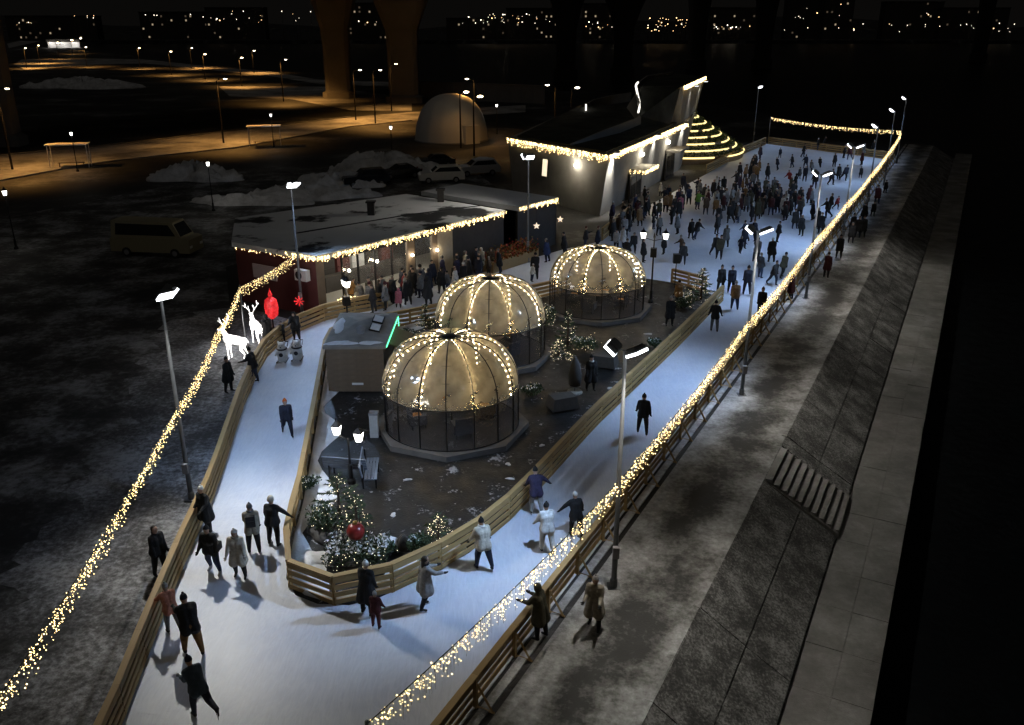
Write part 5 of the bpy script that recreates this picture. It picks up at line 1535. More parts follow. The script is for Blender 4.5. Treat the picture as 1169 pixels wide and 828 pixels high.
# slots: 0 skin, 1 top, 2 trousers, 3 boots, 4 hat, 5 gloves
def skeleton(lean=4, legL=(6, 6), legR=(-6, 10), spread=5, armL=(5, 12, 15), armR=(5, 12, 15), coat=0.0, hat='beanie', hair=False, bulk=1.0, look=0, skates=True, turn=0):
    bulk *= 1.26
    ab_ = lambda a: (a[0], a[1] * (.5 if a[1] < 45 else .8), a[2])
    armL, armR = ab_(armL), ab_(armR)
    S = Vector
    u = S((0, math.sin(R(lean)), math.cos(R(lean))))
    hips = S((0, 0, 0))
    J = {}
    zmin = 0
    for nm, (hip, knee), sx in (('L', legL, -1), ('R', legR, 1)):
        h0 = hips + S((sx * .095, 0, -.03))
        d1 = S((sx * math.sin(R(spread)), math.sin(R(hip)), -math.cos(R(hip)))).normalized()
        k_ = h0 + d1 * .42
        d2 = S((sx * math.sin(R(spread * .6)), math.sin(R(hip - knee)), -math.cos(R(hip - knee)))).normalized()
        an = k_ + d2 * .42
        fx = S((sx * .12, math.cos(R(hip - knee)), math.sin(R(hip - knee)) * .8)).normalized()
        J[nm] = (h0, k_, an, fx)
        zmin = min(zmin, an.z)
    up = S((0, 0, -zmin + (.135 if skates else .085)))
    for nm in 'LR':
        h0, k_, an, fx = J[nm]
        J[nm] = (h0 + up, k_ + up, an + up, fx)
    P = hips + up
    pr = []
    bk = bulk
    pr += [(P + S((-.07, 0, 0)), P + S((.07, 0, 0)), .115 * bk, .115 * bk, 2)]
    wa, ch, sh, nk = P + u * .16, P + u * .34, P + u * .47, P + u * .54
    for sx in (-1, 1):
        pr += [(P + u * .06 + S((sx * .06, 0, 0)), wa + S((sx * .055, 0, 0)), .122 * bk, .118 * bk, 1), (wa + S((sx * .055, 0, 0)), ch + S((sx * .075, 0, 0)), .118 * bk, .125 * bk, 1),
               (ch + S((sx * .075, 0, 0)), sh + S((sx * .10, 0, -.02)), .125 * bk, .085 * bk, 1)]
    pr += [(sh, nk, .08, .062, 1)]
    hd_dir = (u * .6 + S((0, math.sin(R(lean * .4 + look)), math.cos(R(lean * .4 + look)))) * .4).normalized()
    hb = nk + hd_dir * .045
    hc = nk + hd_dir * .155
    fw = S((math.sin(R(turn)), math.cos(R(turn)), -math.sin(R(look)) * .6)).normalized()
    pr += [(nk, hb, .056, .056, 0), (hc - hd_dir * .055 + fw * .012, hc + hd_dir * .02, .080, .093, 0), (hc - hd_dir * .02 + fw * .085, hc - hd_dir * .035 + fw * .095, .016, .017, 0)]
    for s2 in (-1, 1):                                     # ears
        sd = fw.cross(hd_dir).normalized() * s2
        pr += [(hc + sd * .086, hc + sd * .09 - hd_dir * .02, .015, .012, 0)]
    hatslot = 4
    if hat == 'beanie':
        pr += [(hc + hd_dir * .045 - fw * .012, hc + hd_dir * .065 - fw * .016, .098, .088, hatslot)]
    elif hat == 'fur':
        pr += [(hc + hd_dir * .05 - fw * .012, hc + hd_dir * .075 - fw * .012, .122, .108, hatslot)]
    elif hat == 'hood':
        pr += [(hc - hd_dir * .04 - fw * .03, hc + hd_dir * .03 - fw * .025, .112, .112, 1)]
    elif hat == 'hair':
        pr += [(hc + hd_dir * .03 - fw * .022, hc + hd_dir * .045 - fw * .03, .098, .09, hatslot)]
    if hair:
        pr += [(hc - fw * .06, hc - hd_dir * .20 - fw * .075, .075, .055, 6)]
    for nm, sx in (('L', -1), ('R', 1)):
        h0, k_, an, fx = J[nm]
        pr += [(h0, k_, .094 * bk, .074 * bk, 2), (k_, an + S((0, 0, .06)), .072 * bk, .062, 2), (an + S((0, 0, .07)), an - S((0, 0, .01)), .056, .052, 3),
               (an - S((0, 0, .03)) - fx * .03, an - S((0, 0, .04)) + fx * .14, .046, .036, 3)]
    hands = []
    for nm, (fwd, abd, elb), sx in (('L', armL, -1), ('R', armR, 1)):
        s0 = sh + S((sx * .165, 0, -.01))
        d1 = S((sx * math.sin(R(abd)), math.sin(R(fwd)) * math.cos(R(abd)), -math.cos(R(fwd)) * math.cos(R(abd))))
        el = s0 + d1 * .27
        f2 = fwd + elb
        d2 = S((sx * math.sin(R(abd * .75)), math.sin(R(f2)) * math.cos(R(abd * .75)), -math.cos(R(f2)) * math.cos(R(abd * .75))))
        wr = el + d2 * .235
        pr += [(s0, el, .071 * bk, .060 * bk, 1), (el, wr, .058 * bk, .046, 1), (wr, wr + d2 * .03, .034, .032, 5)]
        hands.append((wr + d2 * .02, d2, sx))
    coat = max(coat, .24)
    if coat:
        n_ = 4
        mid = (J['L'][1] + J['R'][1]) * .5
        for sx in (-1, 1):
            for sy in (-1, 1):
                a = P + u * .10 + S((sx * .06, sy * .03, 0))
                b_ = P.lerp(mid, coat) + S((sx * (.085 + .05 * coat), sy * .065, 0))
                pr.append((a, b_, .112 * bk, (.108 + .02 * coat) * bk, 1))
    return pr, hands, J, dict(hc=hc, up=hd_dir, fw=fw, P=P, sh=sh, u=u)


# a gloved hand with a palm, four unequal bent fingers and a thumb; fingers point along -Z
def glove_mesh():
    m_ = MB()
    m_.tube([(0, 0, .01), (0, 0, -.03), (0, 0, -.085)], [.026, .036, .036], 8)
    for x_, ln, b_ in ((-.027, .055, .2), (-.009, .068, .25), (.009, .064, .28), (.027, .05, .32)):
        p0 = Vector((x_, 0, -.08)); p1 = p0 + Vector((0, b_ * .03, -ln * .5)); p2 = p1 + Vector((0, ln * .32, -ln * .42))
        m_.tube([p0, p1, p2], [.0115, .011, .008], 6)
    m_.tube([(.03, 0, -.03), (.052, .012, -.06), (.05, .026, -.085)], [.013, .012, .009], 6)
    me = m_.mesh('glove', M_black, True)
    return me


GLOVE = glove_mesh()
BLADE = MB().box((-.004, -.12, -.055), (.004, .17, -.022)).box((-.012, -.09, -.022), (.012, -.05, .012)).box((-.012, .07, -.022), (.012, .11, .012)).mesh('blade', M_blade)
EYES = MB().ball((-.032, 0, 0), .010, 6, 4).ball((.032, 0, 0), .010, 6, 4).mesh('eyes', M_hair)
SCALP = {}


def set_mats(o, cols):
    for i, c in enumerate(cols):
        o.material_slots[i].link = 'OBJECT'
        o.material_slots[i].material = c


ICE_Z = 0.03


def person(label, px, py, face, top, bottom, hatc='black', boots='black', gloves='black', size=1.0, z=ICE_Z, group=None, bag=None, scarf=None, pack=None, at=None, skates=True, voxel=.021, **pose):
    pr_, hands, J, H_ = skeleton(skates=skates, **pose)
    cols = [M_skin, cloth(top), cloth(bottom), cloth(boots), M_hair if hatc == 'hair' else cloth(hatc), cloth(gloves), M_hair]
    me = fuse('body', pr_, voxel, cols)
    q_ = at if at is not None else g(px, py, z)
    root = thing('person', label, 'person', (q_[0], q_[1], z), R(-face), group)
    size *= .93
    root.scale = (size * 1.04, size * 1.04, size)
    put('body', me, root)
    for wr, d2, sx in hands:
        h_ = put('glove', GLOVE, root, wr)
        h_.rotation_mode = 'QUATERNION'
        h_.rotation_quaternion = (-d2).to_track_quat('Z', 'Y')
        if sx < 0:
            h_.scale = (-1, 1, 1)
        h_.material_slots[0].link = 'OBJECT'; h_.material_slots[0].material = cols[5]
    if skates:
        for nm in 'LR':
            h0, k_, an, fx = J[nm]
            b_ = put('skate_blade', BLADE, root, an - Vector((0, 0, .08)) + fx * .04)
            b_.rotation_mode = 'QUATERNION'
            b_.rotation_quaternion = fx.to_track_quat('Y', 'Z')
    ey = put('eyes', EYES, root, H_['hc'] + H_['fw'] * .082 - H_['up'] * .005)
    ey.rotation_mode = 'QUATERNION'; ey.rotation_quaternion = H_['fw'].to_track_quat('Y', 'Z')
    if pose.get('hat', 'beanie') == 'beanie' and hatc != 'hair':
        put('pompom', MB().ball(H_['hc'] + H_['up'] * .155 - H_['fw'] * .02, .032, 8, 5).mesh('pompom', cols[4], True), root)
    if scarf:
        c = H_['hc'] - H_['up'] * .135
        put('scarf', MB().tube([c + Vector((.082 * math.cos(a), .082 * math.sin(a) + .01, .012 * math.sin(a * 2))) for a in np.linspace(0, 2 * math.pi, 13)], .034, 6).mesh('scarf', cloth(scarf), True), root)
    if pack:
        c = H_['P'] + H_['u'] * .33 - Vector((0, .21, 0))
        pk = put('backpack', MB().box((-.14, -.09, -.19), (.14, .06, .17)).box((-.10, -.13, -.15), (.10, -.09, .02)).mesh('backpack', cloth(pack)), root, c, (-R(pose.get('lean', 4)), 0, 0))
    if bag:
        c = H_['P'] + Vector((-.24, .02, .05))
        bo_ = put('bag', MB().box((-.06, -.15, -.12), (.06, .15, .12)).mesh('bag', cloth(bag)), root, c)
        put('strap', MB().tube([(0, -.1, .1), (.14, -.04, .42), (.30, .05, .44)], .014, 4).mesh('strap', cloth(bag)), bo_)
    return root


STAND = dict(lean=3, legL=(3, 5), legR=(-3, 5), armL=(6, 12, 18), armR=(4, 12, 20))
GL = dict(lean=12, legL=(16, 22), legR=(-14, 14), armL=(22, 26, 20), armR=(-16, 24, 18))
PUSH = dict(lean=16, legL=(14, 20), legR=(-26, 10), armL=(-18, 22, 24), armR=(28, 24, 26))
FW = dict(lean=8, armL=(48, 14, 30), armR=(48, 14, 30), legL=(8, 14), legR=(-6, 14))

person('person in long black coat and white hat leaning on the left fence', 238, 608, 215, 'black', 'black', 'white', coat=.85, hat='beanie', lean=5, legL=(4, 6), legR=(-3, 6), armL=(15, 18, 45), armR=(10, 12, 30))
person('skater in black jacket and jeans with a side bag facing the camera', 245, 655, 190, 'black', 'jeans', 'black', boots='lightgrey', bag='charcoal', bulk=1.06, lean=9, legL=(10, 18), legR=(-4, 16), spread=9, armL=(10, 26, 24), armR=(10, 26, 24))
person('woman in long cream coat and white knit hat skating toward the camera', 275, 660, 176, 'cream', 'black', 'white', coat=.8, hair=True, scarf='beige', lean=7, legL=(10, 16), legR=(-3, 12), armL=(16, 24, 22), armR=(16, 24, 22), gloves='cream')
person('skater in grey beige jacket and black trousers, grey hat, seen from behind', 291, 632, 345, 'beige', 'black', 'grey', coat=.25, scarf='grey', pack='charcoal', **dict(STAND, lean=8, armL=(20, 12, 40)))
person('skater in black jacket and fur hat reaching right to the island fence', 314, 623, 12, 'black', 'black', 'cream', hat='fur', lean=5, legL=(4, 8), legR=(-4, 6), spread=7, armL=(5, 28, 15), armR=(12, 68, 10))
person('dark haired person in black standing behind the left fence', 0, 0, 120, 'black', 'charcoal', 'hair', hat='hair', hair=True, at=(-10.25, 21.4), z=0.02, skates=False, **STAND)
person('child in coral jacket and grey trousers holding the left fence', 199, 722, 320, 'coral', 'grey', 'lightgrey', size=.88, lean=14, legL=(12, 18), legR=(-8, 14), armL=(40, 30, 20), armR=(30, 16, 30))
person('skater in black jacket and ochre trousers bending forward by the left fence', 222, 748, 330, 'black', 'ochre', 'navy', size=1.03, bulk=1.15, lean=30, legL=(20, 22), legR=(-2, 16), spread=8, armL=(50, 16, 30), armR=(36, 14, 30), look=20)
person('skater in dark blue lunging forward with one leg lifted behind', 231, 818, 318, 'slate', 'navy', 'navy', size=.95, lean=30, legL=(12, 14), legR=(-40, 40), armL=(10, 12, 70), armR=(6, 12, 55), look=20)
person('skater in navy with a bright orange hat gliding down the narrow lane', 329, 499, 160, 'navy', 'navy', 'orange', size=.98, lean=7, legL=(16, 12), legR=(-20, 22), armL=(-8, 14, 14), armR=(18, 14, 20))
person('person in dark coat standing outside the left fence near the deer', 0, 0, 110, 'black', 'black', 'charcoal', coat=.7, at=(-12.35, 34.9), z=0.02, skates=False, **STAND)
person('skater in black leaning back against the left fence', 291, 438, 285, 'black', 'navy', 'black', size=1.02, lean=10, legL=(8, 8), legR=(0, 10), armL=(30, 20, 40), armR=(22, 20, 40))
person('person in long dark coat at the fence beside the red ornament', 307, 396, 330, 'black', 'black', 'black', coat=.9, hat='hood', **STAND)
person('small child in grey pushing the left white skating aid', 323, 391, 176, 'charcoal', 'black', 'grey', size=.68, **FW)
person('adult in black puffy coat pushing the right white skating aid', 339, 390, 178, 'black', 'black', 'black', coat=.3, bulk=1.2, hat='hood', **dict(FW, lean=20))
person('person in long black coat and white hat at the island tip', 420, 702, 20, 'black', 'black', 'white', coat=.95, **dict(STAND, lean=6))
person('child in dark red snowsuit beside the tall black coat', 430, 717, 15, 'darkred', 'darkred', 'lightgrey', size=.68, **dict(STAND, armL=(12, 26, 20), armR=(12, 30, 20)))
person('woman in pale grey long coat skating with hands held forward', 486, 695, 60, 'lightgrey', 'black', 'hair', hat='hair', hair=True, coat=.75, scarf='charcoal', **dict(FW, lean=5))
person('skater in cream puffy jacket, dark jeans and black hat, arms out', 552, 650, 335, 'cream', 'navy', 'black', bulk=1.1, lean=12, legL=(10, 10), legR=(-10, 12), spread=8, armL=(10, 42, 22), armR=(8, 34, 16), scarf='white')
person('skater in dark purple jacket and pale trousers stretching one arm sideways', 612, 588, 350, 'purple', 'lightgrey', 'black', lean=20, legL=(14, 20), legR=(-10, 12), armL=(20, 30, 25), armR=(20, 58, 10))
person('skater dressed all in white with a black hat', 624, 631, 345, 'white', 'white', 'black', coat=.2, lean=10, legL=(10, 14), legR=(-8, 10), armL=(14, 36, 26), armR=(16, 14, 60), gloves='white')
person('child in black jacket and white hat behind the garland, arm stretched out', 657, 613, 345, 'black', 'black', 'white', size=.92, lean=14, legL=(12, 16), legR=(-8, 14), armL=(12, 62, 8), armR=(10, 40, 14), coat=.3)
person('lone skater all in black gliding on the blue ice of the right lane', 733, 496, 10, 'black', 'black', 'black', coat=.22, lean=9, legL=(10, 10), legR=(-12, 14), spread=7, armL=(10, 26, 26), armR=(-6, 30, 8))
person('person in olive coat leaning on the riverside fence from outside', 617, 728, 305, 'olive', 'black', 'olive', coat=.75, hat='hood', z=.06, skates=False, **dict(STAND, lean=12, armL=(36, 16, 50), armR=(34, 16, 50)))
person('woman in long grey beige coat and pale hat walking on the promenade', 678, 716, 200, 'beige', 'black', 'lightgrey', coat=.98, z=.06, skates=False, lean=4, legL=(10, 6), legR=(-8, 10), armL=(20, 14, 50), armR=(20, 14, 55))
person('skater in black jacket and grey trousers at the island corner', 815, 379, 10, 'black', 'grey', 'black', lean=9, legL=(6, 10), legR=(-8, 10), armL=(8, 40, 16), armR=(8, 44, 10))
person('skater in tan jacket and jeans seen from behind in the right lane', 838, 354, 8, 'tan', 'jeans', 'beige', bulk=1.1, lean=6, legL=(10, 8), legR=(-10, 12), armL=(4, 14, 16), armR=(4, 14, 14))
person('tall skater in navy beside the tan jacket', 852, 337, 5, 'navy', 'navy', 'black', size=1.06, spread=7, **dict(STAND, armR=(6, 30, 10)))
person('skater in black jacket close to the garland at the right lane entrance', 868, 362, 200, 'black', 'charcoal', 'brown', **STAND)
person('woman in black beside the fir at the island corner, left one', 822, 334, 170, 'black', 'black', 'black', hair=True, coat=.5, **STAND)
person('skater in navy beside the fir at the island corner, right one', 834, 335, 190, 'navy', 'black', 'navy', coat=.3, **STAND)
person('person in dark red coat standing outside the riverside fence', 902, 342, 300, 'darkred', 'black', 'black', coat=.9, z=.06, skates=False, **STAND)
person('person in black walking the promenade beyond the garland', 957, 295, 200, 'black', 'black', 'black', coat=.7, z=.06, skates=False, **STAND)
person('person in charcoal coat on the far promenade, left of a pair', 972, 268, 160, 'charcoal', 'black', 'black', coat=.7, z=.06, skates=False, **STAND)
person('person in black coat on the far promenade, right of a pair', 984, 271, 190, 'black', 'black', 'charcoal', coat=.8, z=.06, skates=False, **STAND)
person('person in ochre brown jacket standing on the island by the far dome', 774, 352, 340, 'ochre', 'charcoal', 'black', z=.075, skates=False, **STAND)
person('person in black with a pale hat on the island by the far dome', 764, 372, 180, 'black', 'black', 'lightgrey', coat=.9, z=.075, skates=False, **STAND)
person('person in black with a white collar on the dark island paving', 674, 446, 170, 'black', 'black', 'black', coat=.95, scarf='white', z=.075, skates=False, **STAND)

# ------------------------------------------------------------------ crowd: shared figures, own clothes
VAR = []
poses = [dict(STAND), dict(STAND, coat=.7), dict(STAND, coat=.9, hat='hood'), dict(GL), dict(PUSH), dict(STAND, armL=(50, 10, 60)), dict(STAND, hat='fur', coat=.5), dict(GL, coat=.3, armL=(30, 50, 10), armR=(20, 50, 10)), dict(STAND, hat='hair', hair=True, coat=.6), dict(FW)]
for i, ps in enumerate(poses):
    pr_, hands, J, H_ = skeleton(**ps)
    for wr, d2, sx in hands:
        pr_.append((wr + d2 * .03, wr + d2 * .12, .036, .026, 5))
    VAR.append(fuse('crowd_body', pr_, .036, [M_skin, cloth('black'), cloth('black'), cloth('black'), cloth('black'), cloth('black'), M_hair], 1))
rnd = random.Random(5)
TOPS = ['black'] * 7 + ['cream', 'ochre'] + ['charcoal'] * 5 + ['navy'] * 5 + ['olive', 'brown', 'grey', 'grey', 'darkred', 'beige', 'blue', 'lightgrey', 'tan', 'purple']
words = {'black': 'black', 'charcoal': 'charcoal', 'navy': 'navy', 'lightgrey': 'pale grey', 'darkred': 'dark red', 'cream': 'cream', 'green': 'bright green', 'pink': 'pink'}


def crowd(px, py, where, group, top=None, var=None, face=None, size=None, at=None, bottom=None, z=ICE_Z):
    v = VAR[var if var is not None else rnd.choice([0, 0, 1, 1, 2, 2, 3, 4, 5, 6, 8, 8, 9])]
    t_ = top or rnd.choice(TOPS)
    q_ = at if at is not None else g(px, py, z)
    o = put('person', v, None, (q_[0], q_[1], z - .05 if z != ICE_Z else z), (0, 0, R(-(face if face is not None else rnd.uniform(0, 360)))))
    s = .92 * (size or rnd.choice([1, 1, 1, 1.04, .96, .93, .75]))
    o.scale = (s * rnd.uniform(1.02, 1.16),) * 2 + (s,)
    o.rotation_euler[0] = R(rnd.uniform(-4, 5)); o.rotation_euler[1] = R(rnd.uniform(-3, 3))
    hc_ = rnd.choice(['black', 'black', 'charcoal', 'grey', 'white', 'navy', 'darkred', 'beige', 'brown'])
    bt_ = bottom or rnd.choice(['black', 'black', 'charcoal', 'navy', 'jeans'])
    set_mats(o, [M_skin, cloth(t_), cloth(bt_), cloth('black'), cloth(hc_), cloth('black'), M_hair])
    w_ = words.get(t_, t_)
    bt_ = 'blue' if bt_ == 'jeans' else bt_
    kid = 'small child' if s < .76 else 'person'
    tag(o, f'{kid} in {w_} {"coat" if v in (VAR[1], VAR[2], VAR[6], VAR[8]) else "jacket"}, {hc_} hat and {bt_} trousers {where}', 'person', group)
    return o


GR = 'people on the far ice'
# singled out skaters (feet in the photograph)
solo = [(735, 300, 'black'), (777, 295, 'brown'), (779, 303, 'charcoal'), (757, 291, 'black'), (773, 268, 'grey'), (788, 273, 'black'), (794, 275, 'charcoal'), (766, 257, 'black'), (815, 294, 'charcoal'), (820, 297, 'olive'), (828, 283, 'grey'), (818, 268, 'black'),
        (848, 285, 'navy'), (850, 276, 'navy'), (862, 277, 'navy'), (887, 277, 'black'), (862, 300, 'grey'), (868, 318, 'charcoal'), (880, 300, 'black'), (883, 327, 'charcoal'), (893, 318, 'olive'), (887, 195, 'navy'), (903, 192, 'charcoal'), (890, 181, 'navy'), (917, 180, 'black'),
        (919, 193, 'navy'), (926, 199, 'grey'), (936, 192, 'black'), (952, 191, 'charcoal'), (957, 206, 'black'), (963, 207, 'navy'), (949, 212, 'charcoal'), (918, 208, 'navy'), (912, 205, 'charcoal'), (929, 216, 'black'), (963, 181, 'charcoal'), (969, 183, 'darkred'), (985, 180, 'grey'),
        (996, 176, 'black'), (983, 189, 'darkred'), (982, 204, 'black'), (934, 172, 'black'), (940, 171, 'black'), (946, 244, 'black'), (943, 250, 'black'), (955, 240, 'red'), (932, 262, 'black'), (907, 262, 'charcoal'), (927, 252, 'navy'), (911, 243, 'red'), (914, 270, 'black'), (936, 268, 'black'),
        (796, 240, 'green'), (776, 245, 'pink'), (867, 182, 'purple'), (855, 205, 'black'), (876, 206, 'black'), (820, 258, 'charcoal'), (833, 256, 'black'), (902, 213, 'red'), (893, 246, 'white'), (871, 237, 'lightgrey'), (703, 287, 'lightgrey'), (712, 284, 'white'), (722, 290, 'black'), (716, 300, 'black')]
for px, py, t_ in solo:
    crowd(px, py, 'on the far ice', GR, top=t_, var=rnd.choice([0, 1, 3, 4, 8, 5]))
crowd(845, 290, 'reaching out on the ice', GR, top='navy', var=7)
# dense knot of people
def clear(x, y, used, d):
    return all((x - a) ** 2 + (y - b_) ** 2 > d * d for a, b_ in used)


used = []
n_ = 0
while n_ < 78:
    px, py = rnd.gauss(868, 30), rnd.gauss(238, 10)
    if not (805 < px < 930 and 214 < py < 256):
        continue
    q_ = g(px, py)
    if not clear(q_.x, q_.y, used, .62):
        continue
    used.append((q_.x, q_.y))
    crowd(px, py, 'in the dense far crowd', 'dense crowd on the far ice', var=rnd.choice([0, 1, 2, 5, 6, 8]))
    n_ += 1
n_ = 0
while n_ < 46:
    t_ = rnd.random()
    px, py = 700 + 118 * t_ + rnd.gauss(0, 8), 262 - 44 * t_ + rnd.gauss(0, 9)
    q_ = g(px, py)
    if not (clear(q_.x, q_.y, used, .62)) or px > 822 or (q_ - Vector((7.6, 71.5, 0))).dot(nBC) < .9:
        continue
    used.append((q_.x, q_.y))
    crowd(px, py, 'by the grey building', 'people before the grey building', var=rnd.choice([0, 1, 2, 5, 6, 8]))
    n_ += 1
n_ = 0
while n_ < 16:
    px, py = rnd.uniform(838, 868), rnd.uniform(186, 218)
    q_ = g(px, py)
    if not clear(q_.x, q_.y, used, .7) or py < 186 + (868 - px) * .5:
        continue
    used.append((q_.x, q_.y))
    crowd(px, py, 'below the terraces', 'people below the terraces')
    n_ += 1
# skate hire queue in front of the pavilion windows
n_ = 0
cfix = [(402, 349, 'ochre', 1.0), (413, 351, 'grey', .9), (424, 349, 'olive', 1.0), (434, 352, 'black', 1.0), (455, 352, 'pink', .72), (449, 347, 'black', 1.0), (466, 349, 'black', 1.0), (489, 349, 'charcoal', 1.05), (462, 341, 'red', 1.0), (504, 336, 'black', 1.0), (512, 334, 'grey', .8), (520, 331, 'white', .85), (530, 330, 'black', 1.0), (610, 320, 'black', 1.05), (607, 322, 'white', .7), (625, 300, 'blue', 1.0), (645, 292, 'black', 1.0), (668, 285, 'charcoal', 1.0), (682, 285, 'navy', 1.0)]
for px, py, t_, s in cfix:
    q_ = g(px, py)
    used.append((q_.x, q_.y))
    crowd(px, py, 'by the lit shop', 'people before the pavilion', top=t_, size=s)
while n_ < 30:
    t_ = rnd.uniform(.10, .62); dp = rnd.uniform(-2.1, -.5)
    q_ = F0 + P_(t_, dp)
    if not clear(q_.x, q_.y, used, .6):
        continue
    used.append((q_.x, q_.y))
    crowd(0, 0, 'at the shop windows', 'people before the pavilion', at=q_, var=rnd.choice([0, 1, 2, 5, 6, 8]))
    n_ += 1
# people outside the far riverside fence
for s, t_ in ((49, -2.2), (51, -2.0), (57, -2.3), (60, -1.9), (66, -2.2), (38.5, -2.3), (72, -2.1)):
    q_ = EM(s, t_)
    crowd(0, 0, 'on the far promenade', 'people on the far promenade', at=q_, z=.06, top=rnd.choice(['black', 'charcoal', 'darkred', 'black']), var=1)

# ------------------------------------------------------------------ light figures beside the lane
def deer(label, x, y, rz, s, grazing=False):
    root = thing('deer_figure', label, 'light figure', (x, y, 0.0), rz)
    pr_ = [((0, -.42, .95), (0, .38, 1.0), .20, .22, 0), ((0, -.5, .98), (0, -.42, .9), .17, .17, 0), ((0, .40, 1.02), (0, .62, 1.42), .15, .085, 0), ((0, .62, 1.42), (0, .86, 1.40), .085, .045, 0), ((0, .60, 1.46), (0, .55, 1.44), .06, .06, 0),
           ((0, -.66, 1.02), (0, -.74, .92), .05, .03, 0)]
    for sx in (-1, 1):
        pr_ += [((.06 * sx, .60, 1.5), (.13 * sx, .52, 1.56), .03, .02, 0)]
        pr_ += [((.11 * sx, .36, .92), (.12 * sx, .38, .48), .085, .045, 0), ((.12 * sx, .38, .48), (.12 * sx, .36, .04), .042, .035, 0)]
        pr_ += [((.11 * sx, -.46, .92), (.13 * sx, -.36, .60), .115, .065, 0), ((.13 * sx, -.36, .60), (.13 * sx, -.54, .36), .058, .042, 0), ((.13 * sx, -.54, .36), (.13 * sx, -.50, .04), .04, .034, 0)]
    put('body', fuse('deer_body', pr_, .035, [M_deer], 2), root)
    for sx in (-1, 1):
        a = MB().tube([(.05 * sx, .56, 1.5), (.14 * sx, .46, 1.72), (.30 * sx, .44, 1.92), (.30 * sx, .5, 2.12)], .02, 5).tube([(.14 * sx, .46, 1.72), (.12 * sx, .60, 1.90)], .016, 5).tube([(.26 * sx, .44, 1.86), (.40 * sx, .5, 2.0)], .016, 5)
        put('antler', a.mesh('antler', M_deer), root)
    root.scale = (s, s, s)
    return root


deer('glowing white deer light figure standing by the left garland', -13.2, 38.9, R(72), 1.02)
deer('larger glowing white deer light figure beside the red ornament', -12.75, 41.0, R(35), 1.0)
lamp('POINT', 'deer_glow', None, (-13.2, 39.6, 1.6), 140, (1, .97, .93), .4)
bpy.data.objects['deer_glow'].parent = bpy.data.objects['deer_figure']
bpy.data.objects['deer_glow'].location = (0.4, .3, 1.9)
x, y = g(298, 385).x, g(298, 385).y
ro = thing('red_ornament', 'tall glowing red lantern shaped ornament behind the left fence', 'light figure', (-12.6, 43.4, 0))
put('body', MB().lathe([(.12, .7), (.42, .95), (.48, 1.5), (.40, 1.95), (.12, 2.15)], 10).mesh('body', M_redlight), ro)
put('stand', MB().tube([(0, 0, 0), (0, 0, .72)], .05, 6).lathe([(.3, 0), (.3, .04)], 10).mesh('stand', M_black), ro)
ro.scale = (.78, .78, .82)
put('finial', MB().lathe([(.10, 2.15), (.16, 2.3), (.03, 2.6), (.01, 2.75)], 8).mesh('finial', M_redlight), ro)
rs = thing('red_ornament', 'small glowing red snowflake ornament at the fence by the red wall', 'light figure', (-11.35, 44.3, 0))
mb = MB()
for kx in range(4):
    a = R(45 * kx)
    d = Vector((math.cos(a), 0, math.sin(a))) * .27
    mb.tube([Vector((0, 0, 1.25)) - d, Vector((0, 0, 1.25)) + d], .03, 5)
put('star', mb.mesh('star', M_redlight), rs)
put('stand', MB().tube([(0, 0.06, 0), (0, 0.06, 1.25)], .03, 6).mesh('stand', M_black), rs)

# skating aids: white upright bear shaped frames
def skate_aid(label, px, py):
    p_ = g(px, py, ICE_Z)
    root = thing('skating_aid', label, 'skating aid', (p_.x, p_.y, ICE_Z), 0, 'white skating aids')
    W_ = plain('white_moulded_plastic', (.74, .74, .73), .35)
    K_ = plain('dark_print', (.02, .02, .022), .5)
    pr_ = [((0, 0, .16), (0, 0, .55), .25, .22, 0), ((0, 0, .72), (0, -.02, .78), .19, .18, 0), ((-.14, 0, .93), (-.15, 0, .96), .06, .05, 0), ((.14, 0, .93), (.15, 0, .96), .06, .05, 0), ((-.2, -.1, .5), (-.26, -.2, .36), .07, .06, 0), ((.2, -.1, .5), (.26, -.2, .36), .07, .06, 0)]
    put('body', fuse('aid_body', pr_, .03, [W_], 2), root)
    put('scarf', MB().tube([(.22 * math.cos(a), .22 * math.sin(a), .62) for a in np.linspace(0, 2 * math.pi, 15)], .04, 6).mesh('scarf', K_, True), root)
    put('belly_mark', MB().lathe([(.10, 0), (.10, .02)], 14).mesh('belly_mark', K_), root, (0, -.245, .38), (R(90), 0, 0))
    put('eyes', MB().ball((-.07, -.18, .82), .022, 6, 4).ball((.07, -.18, .82), .022, 6, 4).ball((0, -.2, .74), .035, 6, 4).mesh('eyes', K_), root)
    for sx in (-1, 1):
        put('runner', MB().tube([(.2 * sx, -.42, .09), (.2 * sx, -.36, .02), (.2 * sx, .38, .02)], .02, 6).mesh('runner', M_pole), root)
    put('handle', MB().tube([(-.24, .1, .7), (-.24, .34, .86), (.24, .34, .86), (.24, .1, .7)], .02, 6).mesh('handle', M_black), root)
    return root


skate_aid('white bear shaped skating aid pushed by the small child', 323, 412)
skate_aid('white bear shaped skating aid pushed by the adult in black', 340, 410)

